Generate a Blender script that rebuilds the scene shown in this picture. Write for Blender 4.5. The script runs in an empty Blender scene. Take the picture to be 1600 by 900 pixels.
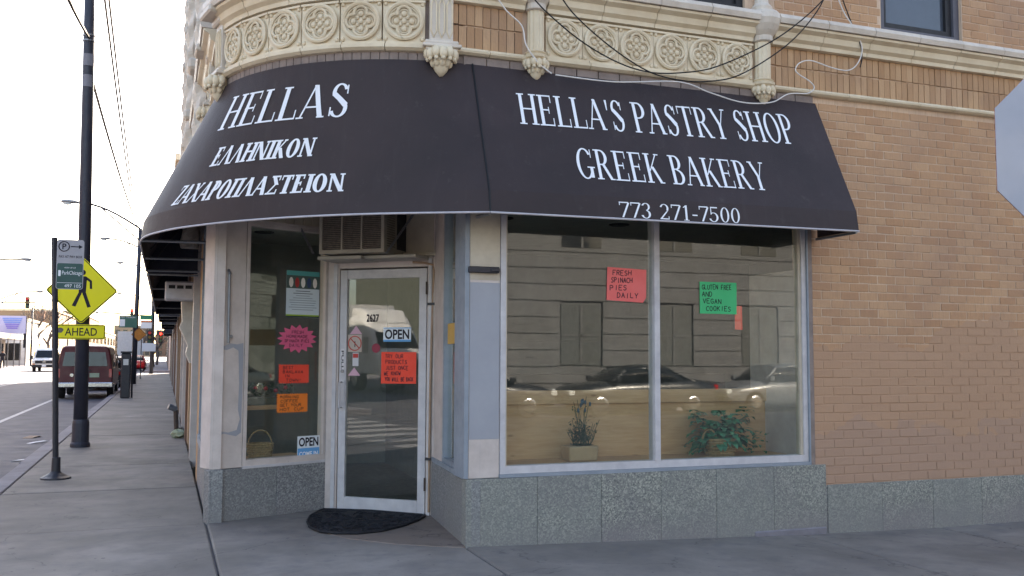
import bpy, bmesh, math, random
from mathutils import Vector, Matrix
rnd = random.Random(7)
S = bpy.context.scene
COL = S.collection
PI = math.pi

# ------------------------------------------------------------------ camera
F, CX, CY, H = 1480.0, 800.0, 450.0, 1.5
_dy = Vector((257-CX, -(552-CY), F)).normalized()
_dx = Vector((4857-CX, -(572-CY), F)); _dx = (_dx - _dy*_dx.dot(_dy)).normalized()
_dz = _dx.cross(_dy)
if _dz.y < 0: _dz = -_dz
RM = Matrix((_dx, _dy, _dz))            # world = RM @ (right, up, forward)
CAM = Vector((0, 0, H))
cd = bpy.data.cameras.new('camera'); cam = bpy.data.objects.new('camera', cd); COL.objects.link(cam)
cd.sensor_width = 36; cd.lens = 36*F/1600; cd.clip_start = .05; cd.clip_end = 3000
r_, u_, f_ = RM @ Vector((1,0,0)), RM @ Vector((0,1,0)), RM @ Vector((0,0,1))
cam.matrix_world = Matrix(((r_.x,u_.x,-f_.x,0),(r_.y,u_.y,-f_.y,0),(r_.z,u_.z,-f_.z,H),(0,0,0,1)))
S.camera = cam

# ------------------------------------------------------------------ light
SUN_EL, SUN_AZ = math.radians(31), math.radians(23)      # azimuth measured from +y towards +x
w = bpy.data.worlds.new('World'); S.world = w; w.use_nodes = True
nt = w.node_tree; nt.nodes.clear()
sky = nt.nodes.new('ShaderNodeTexSky'); sky.sky_type = 'NISHITA'; sky.sun_disc = False
sky.sun_elevation = SUN_EL; sky.sun_rotation = SUN_AZ
sky.air_density = 1.0; sky.dust_density = 2.0; sky.ozone_density = 1.0; sky.altitude = 100
bg = nt.nodes.new('ShaderNodeBackground'); bg.inputs['Strength'].default_value = .11
wo = nt.nodes.new('ShaderNodeOutputWorld')
nt.links.new(sky.outputs[0], bg.inputs[0]); nt.links.new(bg.outputs[0], wo.inputs[0])
sd = bpy.data.lights.new('sun', 'SUN'); sd.energy = 5.0; sd.angle = math.radians(.5); sd.color = (1, .94, .86)
sun = bpy.data.objects.new('sun', sd); COL.objects.link(sun)
sdir = Vector((math.sin(SUN_AZ)*math.cos(SUN_EL), math.cos(SUN_AZ)*math.cos(SUN_EL), math.sin(SUN_EL)))
sun.rotation_euler = sdir.to_track_quat('Z', 'Y').to_euler(); sun.location = (20, 40, 40)
vs = S.view_settings; vs.view_transform = 'Standard'; vs.look = 'None'; vs.gamma = 1; vs.use_curve_mapping = False
vs.exposure = 2.65; vs.use_white_balance = True; vs.white_balance_temperature = 7450; vs.white_balance_tint = 13

# ------------------------------------------------------------------ helpers
def ray(u, v): return RM @ Vector((u-CX, CY-v, F))
def on_ground(u, v, z=0):
    r = ray(u, v); return CAM + r*((z-H)/r.z)
def lin(c):
    if isinstance(c, str):
        c = c.lstrip('#'); c = [int(c[i:i+2], 16)/255 for i in (0, 2, 4)]
        c = [x/12.92 if x <= .04045 else ((x+.055)/1.055)**2.4 for x in c]
    return tuple(c[:3]) + (1,)
class MB:
    def __init__(s): s.v = []; s.f = []
    def add(s, vs, fs):
        o = len(s.v); s.v += [tuple(p) for p in vs]; s.f += [tuple(i+o for i in q) for q in fs]; return s
    def hexa(s, p):   # 8 points: bottom loop 4, top loop 4
        return s.add(p, [(3,2,1,0),(4,5,6,7),(0,1,5,4),(1,2,6,5),(2,3,7,6),(3,0,4,7)])
    def box(s, x0, x1, y0, y1, z0, z1):
        return s.hexa([(x0,y0,z0),(x1,y0,z0),(x1,y1,z0),(x0,y1,z0),(x0,y0,z1),(x1,y0,z1),(x1,y1,z1),(x0,y1,z1)])
    def wbox(s, fr, s0, s1, z0, z1, o0, o1):
        return s.hexa([fr(s0,z0,o1),fr(s1,z0,o1),fr(s1,z0,o0),fr(s0,z0,o0),fr(s0,z1,o1),fr(s1,z1,o1),fr(s1,z1,o0),fr(s0,z1,o0)])
    def tube(s, path, r, n=8, closed=False, cap=True):
        P = [Vector(p) for p in path]; N = len(P); rr = r if isinstance(r, (list, tuple)) else [r]*N
        o = len(s.v); up = None
        for i, p in enumerate(P):
            a = P[(i-1) % N] if (closed or i > 0) else p; b = P[(i+1) % N] if (closed or i < N-1) else p
            t = (b-a).normalized()
            if up is None: up = Vector((0,0,1)) if abs(t.z) < .9 else Vector((1,0,0))
            x = t.cross(up)
            if x.length < 1e-5: x = t.orthogonal()
            x.normalize(); y = x.cross(t).normalized(); up = y
            for k in range(n):
                a_ = 2*PI*k/n; s.v.append(tuple(p + (x*math.cos(a_) + y*math.sin(a_))*rr[i]))
        for i in range(N if closed else N-1):
            for k in range(n):
                j = (i+1) % N; s.f.append((o+i*n+k, o+i*n+(k+1) % n, o+j*n+(k+1) % n, o+j*n+k))
        if cap and not closed:
            s.f.append(tuple(o+k for k in range(n))[::-1]); s.f.append(tuple(o+(N-1)*n+k for k in range(n)))
        return s
    def lathe(s, prof, c, n=16, frac=1.0, a0=0, sc=(1,1)):   # prof [(r,z)]
        o = len(s.v); m = n if frac >= 1 else n+1
        for r, z in prof:
            for k in range(m):
                a = a0 + 2*PI*frac*k/n; s.v.append((c[0]+r*math.cos(a)*sc[0], c[1]+r*math.sin(a)*sc[1], c[2]+z))
        for i in range(len(prof)-1):
            for k in range(n):
                k2 = (k+1) % n if frac >= 1 else k+1
                s.f.append((o+i*m+k, o+i*m+k2, o+(i+1)*m+k2, o+(i+1)*m+k))
        if frac >= 1:
            s.f.append(tuple(o+k for k in range(n))[::-1]); s.f.append(tuple(o+(len(prof)-1)*m+k for k in range(n)))
        return s
    def ball(s, c, r, n=8, m=6):
        rx, ry, rz = r if isinstance(r, (list, tuple)) else (r, r, r)
        pr = [(max(1e-4, math.sin(PI*i/m)), -math.cos(PI*i/m)) for i in range(m+1)]
        o = len(s.v)
        for a, b in pr:
            for k in range(n): s.v.append((c[0]+a*rx*math.cos(2*PI*k/n), c[1]+a*ry*math.sin(2*PI*k/n), c[2]+b*rz))
        for i in range(m):
            for k in range(n): s.f.append((o+i*n+k, o+i*n+(k+1) % n, o+(i+1)*n+(k+1) % n, o+(i+1)*n+k))
        return s
    def loft(s, rings, cap=True):
        o = len(s.v); n = len(rings[0])
        for r in rings: s.v += [tuple(p) for p in r]
        for i in range(len(rings)-1):
            for k in range(n): s.f.append((o+i*n+k, o+i*n+(k+1) % n, o+(i+1)*n+(k+1) % n, o+(i+1)*n+k))
        if cap: s.f.append(tuple(o+k for k in range(n))[::-1]); s.f.append(tuple(o+(len(rings)-1)*n+k for k in range(n)))
        return s
    def prism(s, poly, z0, z1):
        n = len(poly); o = len(s.v)
        s.v += [(p[0], p[1], z0) for p in poly] + [(p[0], p[1], z1) for p in poly]
        s.f.append(tuple(o+k for k in range(n))[::-1]); s.f.append(tuple(o+n+k for k in range(n)))
        for k in range(n): s.f.append((o+k, o+(k+1) % n, o+n+(k+1) % n, o+n+k))
        return s
    def mesh(s, name, smooth=False, fix=True, bevel=0):
        me = bpy.data.meshes.new(name); me.from_pydata(s.v, [], s.f)
        if fix or bevel:
            bm = bmesh.new(); bm.from_mesh(me)
            if bevel: bmesh.ops.bevel(bm, geom=bm.edges[:], offset=bevel, segments=1, affect='EDGES', clamp_overlap=True)
            bmesh.ops.recalc_face_normals(bm, faces=bm.faces[:]); bm.to_mesh(me); bm.free()
        if smooth:
            for p in me.polygons: p.use_smooth = True
        me.update(); return me
def tag(o, label=None, cat=None, group=None, kind=None):
    if label: o['label'] = label
    if cat: o['category'] = cat
    if group: o['group'] = group
    if kind: o['kind'] = kind
    return o
def link(name, me, mat, parent=None):
    o = bpy.data.objects.new(name, me); COL.objects.link(o)
    if mat is not None and me is not None and not me.materials: me.materials.append(mat)
    if parent is not None: o.parent = parent
    return o
def obj(name, mb, mat, parent=None, smooth=False, bevel=0, fix=True):
    """mesh verts are in world space; parents sit at the origin of the thing, so shift"""
    me = mb.mesh(name, smooth, fix, bevel)
    if parent is not None:
        off = world_loc(parent)
        if off.length > 0: me.transform(Matrix.Translation(-off))
    o = link(name, me, mat, parent); return o
def world_loc(o):
    v = Vector((0,0,0))
    while o is not None: v += Vector(o.location); o = o.parent
    return v
def empty(name, loc=(0,0,0), label=None, cat=None, group=None):
    o = bpy.data.objects.new(name, None); COL.objects.link(o); o.location = loc; o.empty_display_size = .2
    return tag(o, label, cat, group)

# frames: fr(s, z, o) -> point, s along the wall, o outwards
def frame(a, b):
    a = Vector((a[0], a[1], 0)); b = Vector((b[0], b[1], 0)); d = (b-a).normalized(); nn = Vector((d.y, -d.x, 0))
    def fr(s, z, o=0): return a + d*s + nn*o + Vector((0,0,z))
    fr.a, fr.d, fr.n, fr.len = a, d, nn, (b-a).length
    return fr
FR = frame((0, 7.18), (1, 7.18))
FD = frame((1.59, 9.27), (2.31, 8.69))
FL = frame((.41, 8.9), (1.52, 9.38))
FS = frame((2.36, 8.62), (2.25, 7.18))       # recess side, s from the back to the front corner
FW = frame((.4, 80), (.4, 8.9))              # left street wall, s = 80 - y
def px(fr, u, v, o=0):                       # pixel -> (s, z) on a wall
    r = ray(u, v); p = fr.a + fr.n*o; t = (p-CAM).dot(fr.n)/r.dot(fr.n); P = CAM + r*t
    return (P-fr.a).dot(fr.d), P.z
AC_, AR_ = (2.2, 9.0), 1.81                  # curved corner
def FC(s, z, o=0):                           # s = 0 at the right-wall end, grows to the left
    a = -PI/2 - s/AR_; r = AR_ + o; return Vector((AC_[0]+r*math.cos(a), AC_[1]+r*math.sin(a), z))
ARCLEN = AR_*PI/2

# ------------------------------------------------------------------ materials
def nodes(name):
    m = bpy.data.materials.new(name); m.use_nodes = True; t = m.node_tree; t.nodes.clear()
    o = t.nodes.new('ShaderNodeOutputMaterial'); b = t.nodes.new('ShaderNodeBsdfPrincipled'); t.links.new(b.outputs[0], o.inputs[0])
    return m, t, b, o
def N(t, typ, **k):
    n = t.nodes.new(typ)
    for a, v in k.items(): setattr(n, a, v)
    return n
def noise(t, pos, scale, detail=4, rough=.55, dist=0):
    n = N(t, 'ShaderNodeTexNoise'); n.inputs['Scale'].default_value = scale; n.inputs['Detail'].default_value = detail
    n.inputs['Roughness'].default_value = rough; n.inputs['Distortion'].default_value = dist
    t.links.new(pos, n.inputs['Vector']); return n.outputs[0]
def ramp(t, x, stops):
    n = N(t, 'ShaderNodeValToRGB'); e = n.color_ramp.elements
    while len(e) < len(stops): e.new(.5)
    for i, (p, c) in enumerate(stops): e[i].position = p; e[i].color = c if len(c) == 4 else tuple(c)+(1,)
    t.links.new(x, n.inputs[0]); return n.outputs[0]
def mixc(t, a, b, f, mode='MIX'):
    n = N(t, 'ShaderNodeMix', data_type='RGBA', blend_type=mode)
    for sock, v in ((n.inputs[0], f), (n.inputs[6], a), (n.inputs[7], b)):
        if hasattr(v, 'is_linked') or isinstance(v, bpy.types.NodeSocket): t.links.new(v, sock)
        elif isinstance(v, (int, float)): sock.default_value = v
        else: sock.default_value = v
    return n.outputs[2]
def math_(t, op, a, b=None, c=None):
    n = N(t, 'ShaderNodeMath', operation=op)
    for i, v in enumerate((a, b, c)):
        if v is None: continue
        if isinstance(v, bpy.types.NodeSocket): t.links.new(v, n.inputs[i])
        else: n.inputs[i].default_value = v
    return n.outputs[0]
def bump(t, b, h, strength=.3, dist=.01):
    n = N(t, 'ShaderNodeBump'); n.inputs['Strength'].default_value = strength; n.inputs['Distance'].default_value = dist
    t.links.new(h, n.inputs['Height']); t.links.new(n.outputs[0], b.inputs['Normal'])
def position(t): return N(t, 'ShaderNodeNewGeometry').outputs['Position']
def mat(name, c, rough=.65, c2=None, scale=6, var=.18, bmp=0, bscale=80, metal=0, spec=.4, stain=None):
    m, t, b, o = nodes(name); P = position(t); c = lin(c)
    c2 = lin(c2) if c2 else tuple(x*(1-var) for x in c[:3])+(1,)
    n1 = noise(t, P, scale, 6, .65)
    col = mixc(t, c2, c, ramp(t, n1, [(.3, (0,0,0)), (.68, (1,1,1))]))
    if stain:
        n2 = noise(t, P, stain[1], 5, .7, .6)
        col = mixc(t, col, lin(stain[0]), ramp(t, n2, [(stain[2], (0,0,0)), (stain[2]+.12, (1,1,1))]))
    t.links.new(col, b.inputs['Base Color'])
    rr = ramp(t, noise(t, P, scale*2.3, 4), [(.3, (max(0, rough-.1),)*3), (.7, (min(1, rough+.1),)*3)])
    t.links.new(rr, b.inputs['Roughness']); b.inputs['Metallic'].default_value = metal
    b.inputs['Specular IOR Level'].default_value = spec
    if bmp: bump(t, b, noise(t, P, bscale, 5, .6), bmp, .006)
    return m
def print_mat(name, c, rough=.6):
    m, t, b, o = nodes(name); b.inputs['Base Color'].default_value = lin(c); b.inputs['Roughness'].default_value = rough
    b.inputs['Specular IOR Level'].default_value = .25; return m
def glass(name, f0=.045, tint=(.92,.95,.93), rough=.012):
    m, t, b, o = nodes(name); t.nodes.remove(b)
    g = N(t, 'ShaderNodeNewGeometry'); d = N(t, 'ShaderNodeVectorMath', operation='DOT_PRODUCT')
    t.links.new(g.outputs['Incoming'], d.inputs[0]); t.links.new(g.outputs['Normal'], d.inputs[1])
    c = math_(t, 'ABSOLUTE', d.outputs['Value']); k = math_(t, 'POWER', math_(t, 'SUBTRACT', 1, c), 5)
    fac = math_(t, 'MULTIPLY_ADD', k, 1-f0, f0)
    tr = N(t, 'ShaderNodeBsdfTransparent'); tr.inputs[0].default_value = tint+(1,)
    gl = N(t, 'ShaderNodeBsdfGlossy'); gl.inputs['Roughness'].default_value = rough; gl.inputs[0].default_value = (1,1,1,1)
    mx = N(t, 'ShaderNodeMixShader'); t.links.new(fac, mx.inputs[0]); t.links.new(tr.outputs[0], mx.inputs[1]); t.links.new(gl.outputs[0], mx.inputs[2])
    bn = N(t, 'ShaderNodeBump'); bn.inputs['Strength'].default_value = .012; bn.inputs['Distance'].default_value = .02
    t.links.new(noise(t, g.outputs['Position'], 1.6, 2), bn.inputs['Height']); t.links.new(bn.outputs[0], gl.inputs['Normal'])
    df = N(t, 'ShaderNodeBsdfDiffuse'); df.inputs[0].default_value = (.62,.62,.58,1)      # pale dust film, painted in as haze over reflections and interior
    dn = ramp(t, noise(t, g.outputs['Position'], 2.2, 6, .7), [(.3, (.006,)*3), (.75, (.03,)*3)])
    m2 = N(t, 'ShaderNodeMixShader'); t.links.new(dn, m2.inputs[0]); t.links.new(mx.outputs[0], m2.inputs[1]); t.links.new(df.outputs[0], m2.inputs[2])
    t.links.new(m2.outputs[0], o.inputs[0]); return m
def granite(name, base, light, dark):
    m, t, b, o = nodes(name); P = position(t)
    v = N(t, 'ShaderNodeTexVoronoi'); v.inputs['Scale'].default_value = 95; t.links.new(P, v.inputs['Vector'])
    n1 = noise(t, P, 70, 3, .7); n2 = noise(t, P, 1.8, 5, .65, .5)
    sep = N(t, 'ShaderNodeSeparateColor'); t.links.new(v.outputs['Color'], sep.inputs[0])
    c = ramp(t, sep.outputs[0], [(0, lin(dark)), (.3, lin(base)), (.62, lin(base)), (.8, lin(light)), (1, lin(light))])
    for e in (): pass
    c = mixc(t, c, lin(base), .28)
    c = mixc(t, c, lin('#6d6a6c'), math_(t, 'MULTIPLY', ramp(t, n2, [(.45, (0,0,0)), (.72, (1,1,1))]), .6))
    g = N(t, 'ShaderNodeSeparateXYZ'); t.links.new(P, g.inputs[0])
    low = math_(t, 'SUBTRACT', .16, g.outputs[2]); low = math_(t, 'MULTIPLY', math_(t, 'MAXIMUM', low, 0), 5)
    dirt = math_(t, 'MULTIPLY', math_(t, 'MINIMUM', low, 1), math_(t, 'MULTIPLY', n2, 1.3))
    c = mixc(t, c, lin('#7a7577'), dirt)
    oi = N(t, 'ShaderNodeObjectInfo'); c = mixc(t, c, lin('#7c7f7b'), math_(t, 'MULTIPLY', oi.outputs['Random'], .5))
    t.links.new(c, b.inputs['Base Color']); b.inputs['Roughness'].default_value = .55; b.inputs['Specular IOR Level'].default_value = .35
    oi = N(t, 'ShaderNodeObjectInfo'); bump(t, b, n1, .15, .003); return m
def brickmat(name, c1, c2, painted=True, mortar=False):
    m, t, b, o = nodes(name); P = position(t)
    oi = N(t, 'ShaderNodeObjectInfo'); ge = N(t, 'ShaderNodeNewGeometry')
    rr = math_(t, 'FRACT', math_(t, 'ADD', oi.outputs['Random'], ge.outputs['Random Per Island']))
    col = mixc(t, lin(c1), lin(c2), rr)
    mp = N(t, 'ShaderNodeMapping'); mp.inputs['Scale'].default_value = (90, 90, 7); t.links.new(P, mp.inputs[0])
    wire = noise(t, mp.outputs[0], 1, 4, .6)
    col = mixc(t, col, lin('#8a6a55'), math_(t, 'MULTIPLY', ramp(t, wire, [(.45, (0,0,0)), (.75, (1,1,1))]), .35))
    n3 = noise(t, P, .9, 6, .65, .4)
    col = mixc(t, col, lin('#8e7468'), math_(t, 'MULTIPLY', ramp(t, n3, [(.42, (0,0,0)), (.66, (1,1,1))]), .4))
    if painted:
        g = N(t, 'ShaderNodeSeparateXYZ'); t.links.new(P, g.inputs[0])
        z = math_(t, 'ADD', g.outputs[2], math_(t, 'MULTIPLY', math_(t, 'SUBTRACT', noise(t, P, .8, 4, .6), .5), 1.5))
        f = math_(t, 'MULTIPLY', math_(t, 'LESS_THAN', z, 1.62), .86)
        f2 = math_(t, 'MULTIPLY', math_(t, 'LESS_THAN', math_(t, 'ADD', z, math_(t, 'MULTIPLY', noise(t, P, 3, 3), .4)), 1.0), .5)
        col = mixc(t, col, lin('#ae8c72'), f); col = mixc(t, col, lin('#a08677'), f2)
    t.links.new(col, b.inputs['Base Color']); b.inputs['Roughness'].default_value = .85; b.inputs['Specular IOR Level'].default_value = .2
    bump(t, b, math_(t, 'ADD', wire, noise(t, P, 40, 5)), .35, .006); return m
def concrete(name, c1, c2, dirt='#5c5a60'):
    m, t, b, o = nodes(name); P = position(t)
    n1 = noise(t, P, 1.1, 8, .62, .3); n2 = noise(t, P, 60, 4, .7); n3 = noise(t, P, 5, 5, .6)
    oi = N(t, 'ShaderNodeObjectInfo')
    col = mixc(t, lin(c1), lin(c2), ramp(t, n1, [(.32, (0,0,0)), (.68, (1,1,1))]))
    col = mixc(t, col, lin(dirt), math_(t, 'MULTIPLY', ramp(t, n3, [(.5, (0,0,0)), (.75, (1,1,1))]), .45))
    mp = N(t, 'ShaderNodeMapping'); mp.inputs['Scale'].default_value = (5, 22, 5); mp.inputs['Rotation'].default_value = (0,0,.3); t.links.new(P, mp.inputs[0])
    v = noise(t, mp.outputs[0], 1, 3, .5)
    col = mixc(t, col, lin('#3d3c42'), math_(t, 'MULTIPLY', ramp(t, v, [(.7, (0,0,0)), (.76, (1,1,1))]), .6))
    sp = N(t, 'ShaderNodeTexVoronoi'); sp.inputs['Scale'].default_value = 6; t.links.new(P, sp.inputs['Vector'])
    col = mixc(t, col, lin('#45434a'), math_(t, 'MULTIPLY', math_(t, 'LESS_THAN', sp.outputs['Distance'], .06), .7))
    wp_ = N(t, 'ShaderNodeVectorMath', operation='ADD'); nz = N(t, 'ShaderNodeTexNoise'); nz.inputs['Scale'].default_value = 3.5; nz.inputs['Detail'].default_value = 6; t.links.new(P, nz.inputs['Vector'])
    sc_ = N(t, 'ShaderNodeVectorMath', operation='SCALE'); sc_.inputs['Scale'].default_value = .5; t.links.new(nz.outputs['Color'], sc_.inputs[0]); t.links.new(P, wp_.inputs[0]); t.links.new(sc_.outputs[0], wp_.inputs[1])
    ck = N(t, 'ShaderNodeTexVoronoi', feature='DISTANCE_TO_EDGE'); ck.inputs['Scale'].default_value = .42; t.links.new(wp_.outputs[0], ck.inputs['Vector'])
    crk = math_(t, 'MULTIPLY', math_(t, 'LESS_THAN', ck.outputs['Distance'], .0032), math_(t, 'GREATER_THAN', n1, .5))
    col = mixc(t, col, lin('#35333a'), math_(t, 'MULTIPLY', crk, .4))
    gm = N(t, 'ShaderNodeTexVoronoi'); gm.inputs['Scale'].default_value = 3.1; t.links.new(P, gm.inputs['Vector']); gs_ = N(t, 'ShaderNodeSeparateColor'); t.links.new(gm.outputs['Color'], gs_.inputs[0])
    gum = math_(t, 'MULTIPLY', math_(t, 'LESS_THAN', gm.outputs['Distance'], math_(t, 'MULTIPLY', gs_.outputs[0], .09)), math_(t, 'GREATER_THAN', gs_.outputs[1], .45))
    col = mixc(t, col, lin('#4a474c'), math_(t, 'MULTIPLY', gum, .65))
    pale = math_(t, 'MULTIPLY', math_(t, 'LESS_THAN', gm.outputs['Distance'], math_(t, 'MULTIPLY', gs_.outputs[0], .05)), math_(t, 'LESS_THAN', gs_.outputs[1], .15))
    col = mixc(t, col, lin('#b5b2b0'), math_(t, 'MULTIPLY', pale, .7))
    mp2 = N(t, 'ShaderNodeMapping'); mp2.inputs['Scale'].default_value = (.5, .9, .5); mp2.inputs['Rotation'].default_value = (0,0,.7); t.links.new(P, mp2.inputs[0])
    col = mixc(t, col, lin('#5f5a5a'), math_(t, 'MULTIPLY', ramp(t, noise(t, mp2.outputs[0], 1.3, 8, .7, .8), [(.5, (0,0,0)), (.7, (1,1,1))]), .5))
    col = mixc(t, col, lin(c2), math_(t, 'MULTIPLY', oi.outputs['Random'], .35))
    col = mixc(t, col, lin('#2f2e33'), math_(t, 'MULTIPLY', ramp(t, n2, [(.58, (0,0,0)), (.8, (1,1,1))]), .25))
    t.links.new(col, b.inputs['Base Color']); b.inputs['Roughness'].default_value = .85; b.inputs['Specular IOR Level'].default_value = .25
    bump(t, b, n2, .25, .004); return m

M = {}
M['white'] = mat('painted_wood', '#cbbfb8', .5, '#b5a9a2', 5, bmp=.08, bscale=30, stain=('#9c8f88', 14, .66))
M['whitecool'] = mat('painted_frame', '#c6c3c4', .42, '#aeabae', 7, stain=('#8d888a', 16, .68))
M['beige'] = mat('beige_panel', '#c3b8a6', .55, '#ab9f8e', 4, stain=('#8a7f72', 9, .68))
M['greypaint'] = mat('grey_cover_paint', '#9b9da3', .5, '#92949b', 3)
M['bluegrey'] = mat('blue_grey_frame', '#8e969f', .42, '#7d868f', 5)
M['granite'] = granite('granite_green', '#7c7e78', '#acaca0', '#42464a')
M['granite_g'] = granite('granite_grey', '#77777a', '#a3a3a0', '#3c3d40')
M['brick'] = brickmat('buff_brick', '#be9876', '#b08766')
M['mortar'] = brickmat('mortar', '#d0b59c', '#c8ad94')
M['brickup'] = brickmat('buff_soldier_brick', '#bf9b78', '#a98463', painted=False)
M['brickgrey'] = mat('grey_brick', '#8f8078', .85, '#776a64', 9, bmp=.3)
M['terra'] = mat('cream_terracotta', '#dccdb2', .5, '#c9b698', 4, bmp=.12, bscale=40, stain=('#9a8368', 7, .66))
M['terrawhite'] = mat('white_terracotta', '#d3c8ba', .5, '#bbae9f', 5, bmp=.1, bscale=40, stain=('#a39383', 8, .66))
M['awning'] = mat('black_awning_fabric', '#3b3433', .62, '#302a2b', 1.1, bmp=.12, bscale=350, spec=.35)
M['awning_in'] = mat('awning_lining', '#2a2c38', .8)
def awning_cloth():
    m, t, b, o = nodes('black_awning_fabric'); P = position(t)
    mp = N(t, 'ShaderNodeMapping'); mp.inputs['Scale'].default_value = (9, 9, .7); t.links.new(P, mp.inputs[0])
    st = noise(t, mp.outputs[0], 1, 5, .65); n1 = noise(t, P, 1.3, 6, .6, .4)
    c = mixc(t, lin('#35292a'), lin('#2b2122'), ramp(t, n1, [(.35, (0,0,0)), (.65, (1,1,1))]))
    c = mixc(t, c, lin('#4a4342'), math_(t, 'MULTIPLY', ramp(t, st, [(.55, (0,0,0)), (.85, (1,1,1))]), .3))
    c = mixc(t, c, lin('#6a6361'), math_(t, 'MULTIPLY', ramp(t, noise(t, P, 9, 6, .75), [(.6, (0,0,0)), (.85, (1,1,1))]), .35))
    t.links.new(c, b.inputs['Base Color']); b.inputs['Roughness'].default_value = .6; b.inputs['Specular IOR Level'].default_value = .35
    bump(t, b, math_(t, 'ADD', noise(t, P, 350, 3), math_(t, 'MULTIPLY', noise(t, P, 2.5, 3), 6)), .28, .008); return m
M['awning'] = awning_cloth()
M['letter'] = print_mat('white_lettering', '#e4e6ea', .5)
M['piping'] = mat('pale_piping', '#b9b4b8', .5)
M['glass'] = glass('shop_glass')
M['glassup'] = mat('dark_upper_pane', '#4b515c', .12, '#41474f', 1.2, spec=.6)
M['steel'] = mat('grey_steel', '#86888c', .4, metal=.6)
M['darkmetal'] = mat('black_iron', '#22232a', .5, '#2c2c33', 9, spec=.45)
M['rustyiron'] = mat('rusty_iron', '#55443a', .7, '#3a3330', 20)
M['polepaint'] = mat('dark_pole_paint', '#2a2c38', .5, '#33333c', 4, stain=('#6d6a70', 3.5, .73))
M['concrete'] = concrete('sidewalk_concrete', '#918a83', '#6f6963')
M['curbstone'] = concrete('curb_concrete', '#858288', '#6f6c72')
M['entry'] = concrete('entry_concrete', '#877b74', '#75695f', '#574d47')
M['asphalt'] = mat('asphalt', '#54545c', .85, '#48484f', 1.2, bmp=.3, bscale=150, stain=('#3b3b41', 2.2, .62))
M['roadpaint'] = mat('worn_road_paint', '#a9a9ad', .7, '#7b7b80', 9)
M['earth'] = mat('ground_dirt', '#6b675f', .9)
M['pine'] = None
M['darkroom'] = mat('room_wall', '#7d817a', .8)
M['roomfloor'] = mat('room_floor', '#4a4640', .6)
M['ceil'] = mat('room_ceiling', '#b5b8b0', .8)
M['rubber'] = mat('black_rubber', '#1d1e24', .75, '#16171b', 30, bmp=.5, bscale=60)
M['leaf'] = mat('house_leaf', '#3f8a63', .45, '#2a5f48', 14, spec=.4)
M['herb'] = mat('herb_leaf', '#3f5a45', .6, '#2d4536', 14)
M['basket'] = mat('wicker', '#a58a62', .7, '#7d6642', 50, bmp=.6, bscale=60)
M['ink'] = print_mat('black_ink', '#23202a')
M['tyre'] = mat('tyre_rubber', '#1a1a1c', .8)
M['chrome'] = mat('chrome', '#b4b6ba', .2, metal=1, var=.05)
M['carglass'] = mat('car_glass', '#14181c', .08, '#101418', 2, spec=.4)
M['redpaint'] = mat('red_van_paint', '#50081a', .35, '#450716', 2, spec=.3)
M['whitepaint'] = mat('white_paint', '#e6e6e4', .3, '#c9c9c7', 2, spec=.5)
M['redlens'] = mat('red_lens', '#a01418', .2)
M['amberlens'] = mat('amber_lens', '#c8742c', .2)
M['clearlens'] = mat('clear_lens', '#c4c8c8', .12)
M['plastic'] = mat('black_plastic', '#242427', .55)
M['cablew'] = print_mat('white_cable', '#d8d2cc', .5)
M['cableb'] = print_mat('black_cable', '#17171a', .5)
M['limestone'] = mat('pale_limestone', '#5e5f60', .8, '#515253', 1.5, bmp=.2, bscale=30)
M['bark'] = mat('bark', '#5d5450', .9)
def pine():
    m, t, b, o = nodes('pine_board'); P = position(t)
    mp = N(t, 'ShaderNodeMapping'); mp.inputs['Scale'].default_value = (1.2, 1.2, 14); t.links.new(P, mp.inputs[0])
    g = noise(t, mp.outputs[0], 2.5, 6, .6, .8)
    mk = N(t, 'ShaderNodeMapping'); mk.inputs['Scale'].default_value = (3.1, 3.1, 8); t.links.new(P, mk.inputs[0])
    v = N(t, 'ShaderNodeTexVoronoi'); v.inputs['Scale'].default_value = 1.0; t.links.new(mk.outputs[0], v.inputs['Vector'])
    c = mixc(t, lin('#cba47a'), lin('#bb9169'), ramp(t, g, [(.35, (0,0,0)), (.65, (1,1,1))]))
    c = mixc(t, c, lin('#5e3b22'), math_(t, 'MULTIPLY', ramp(t, v.outputs['Distance'], [(.05, (1,1,1)), (.12, (0,0,0))]), .45))
    t.links.new(c, b.inputs['Base Color']); b.inputs['Roughness'].default_value = .55; return m
M['pine'] = pine()

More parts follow.
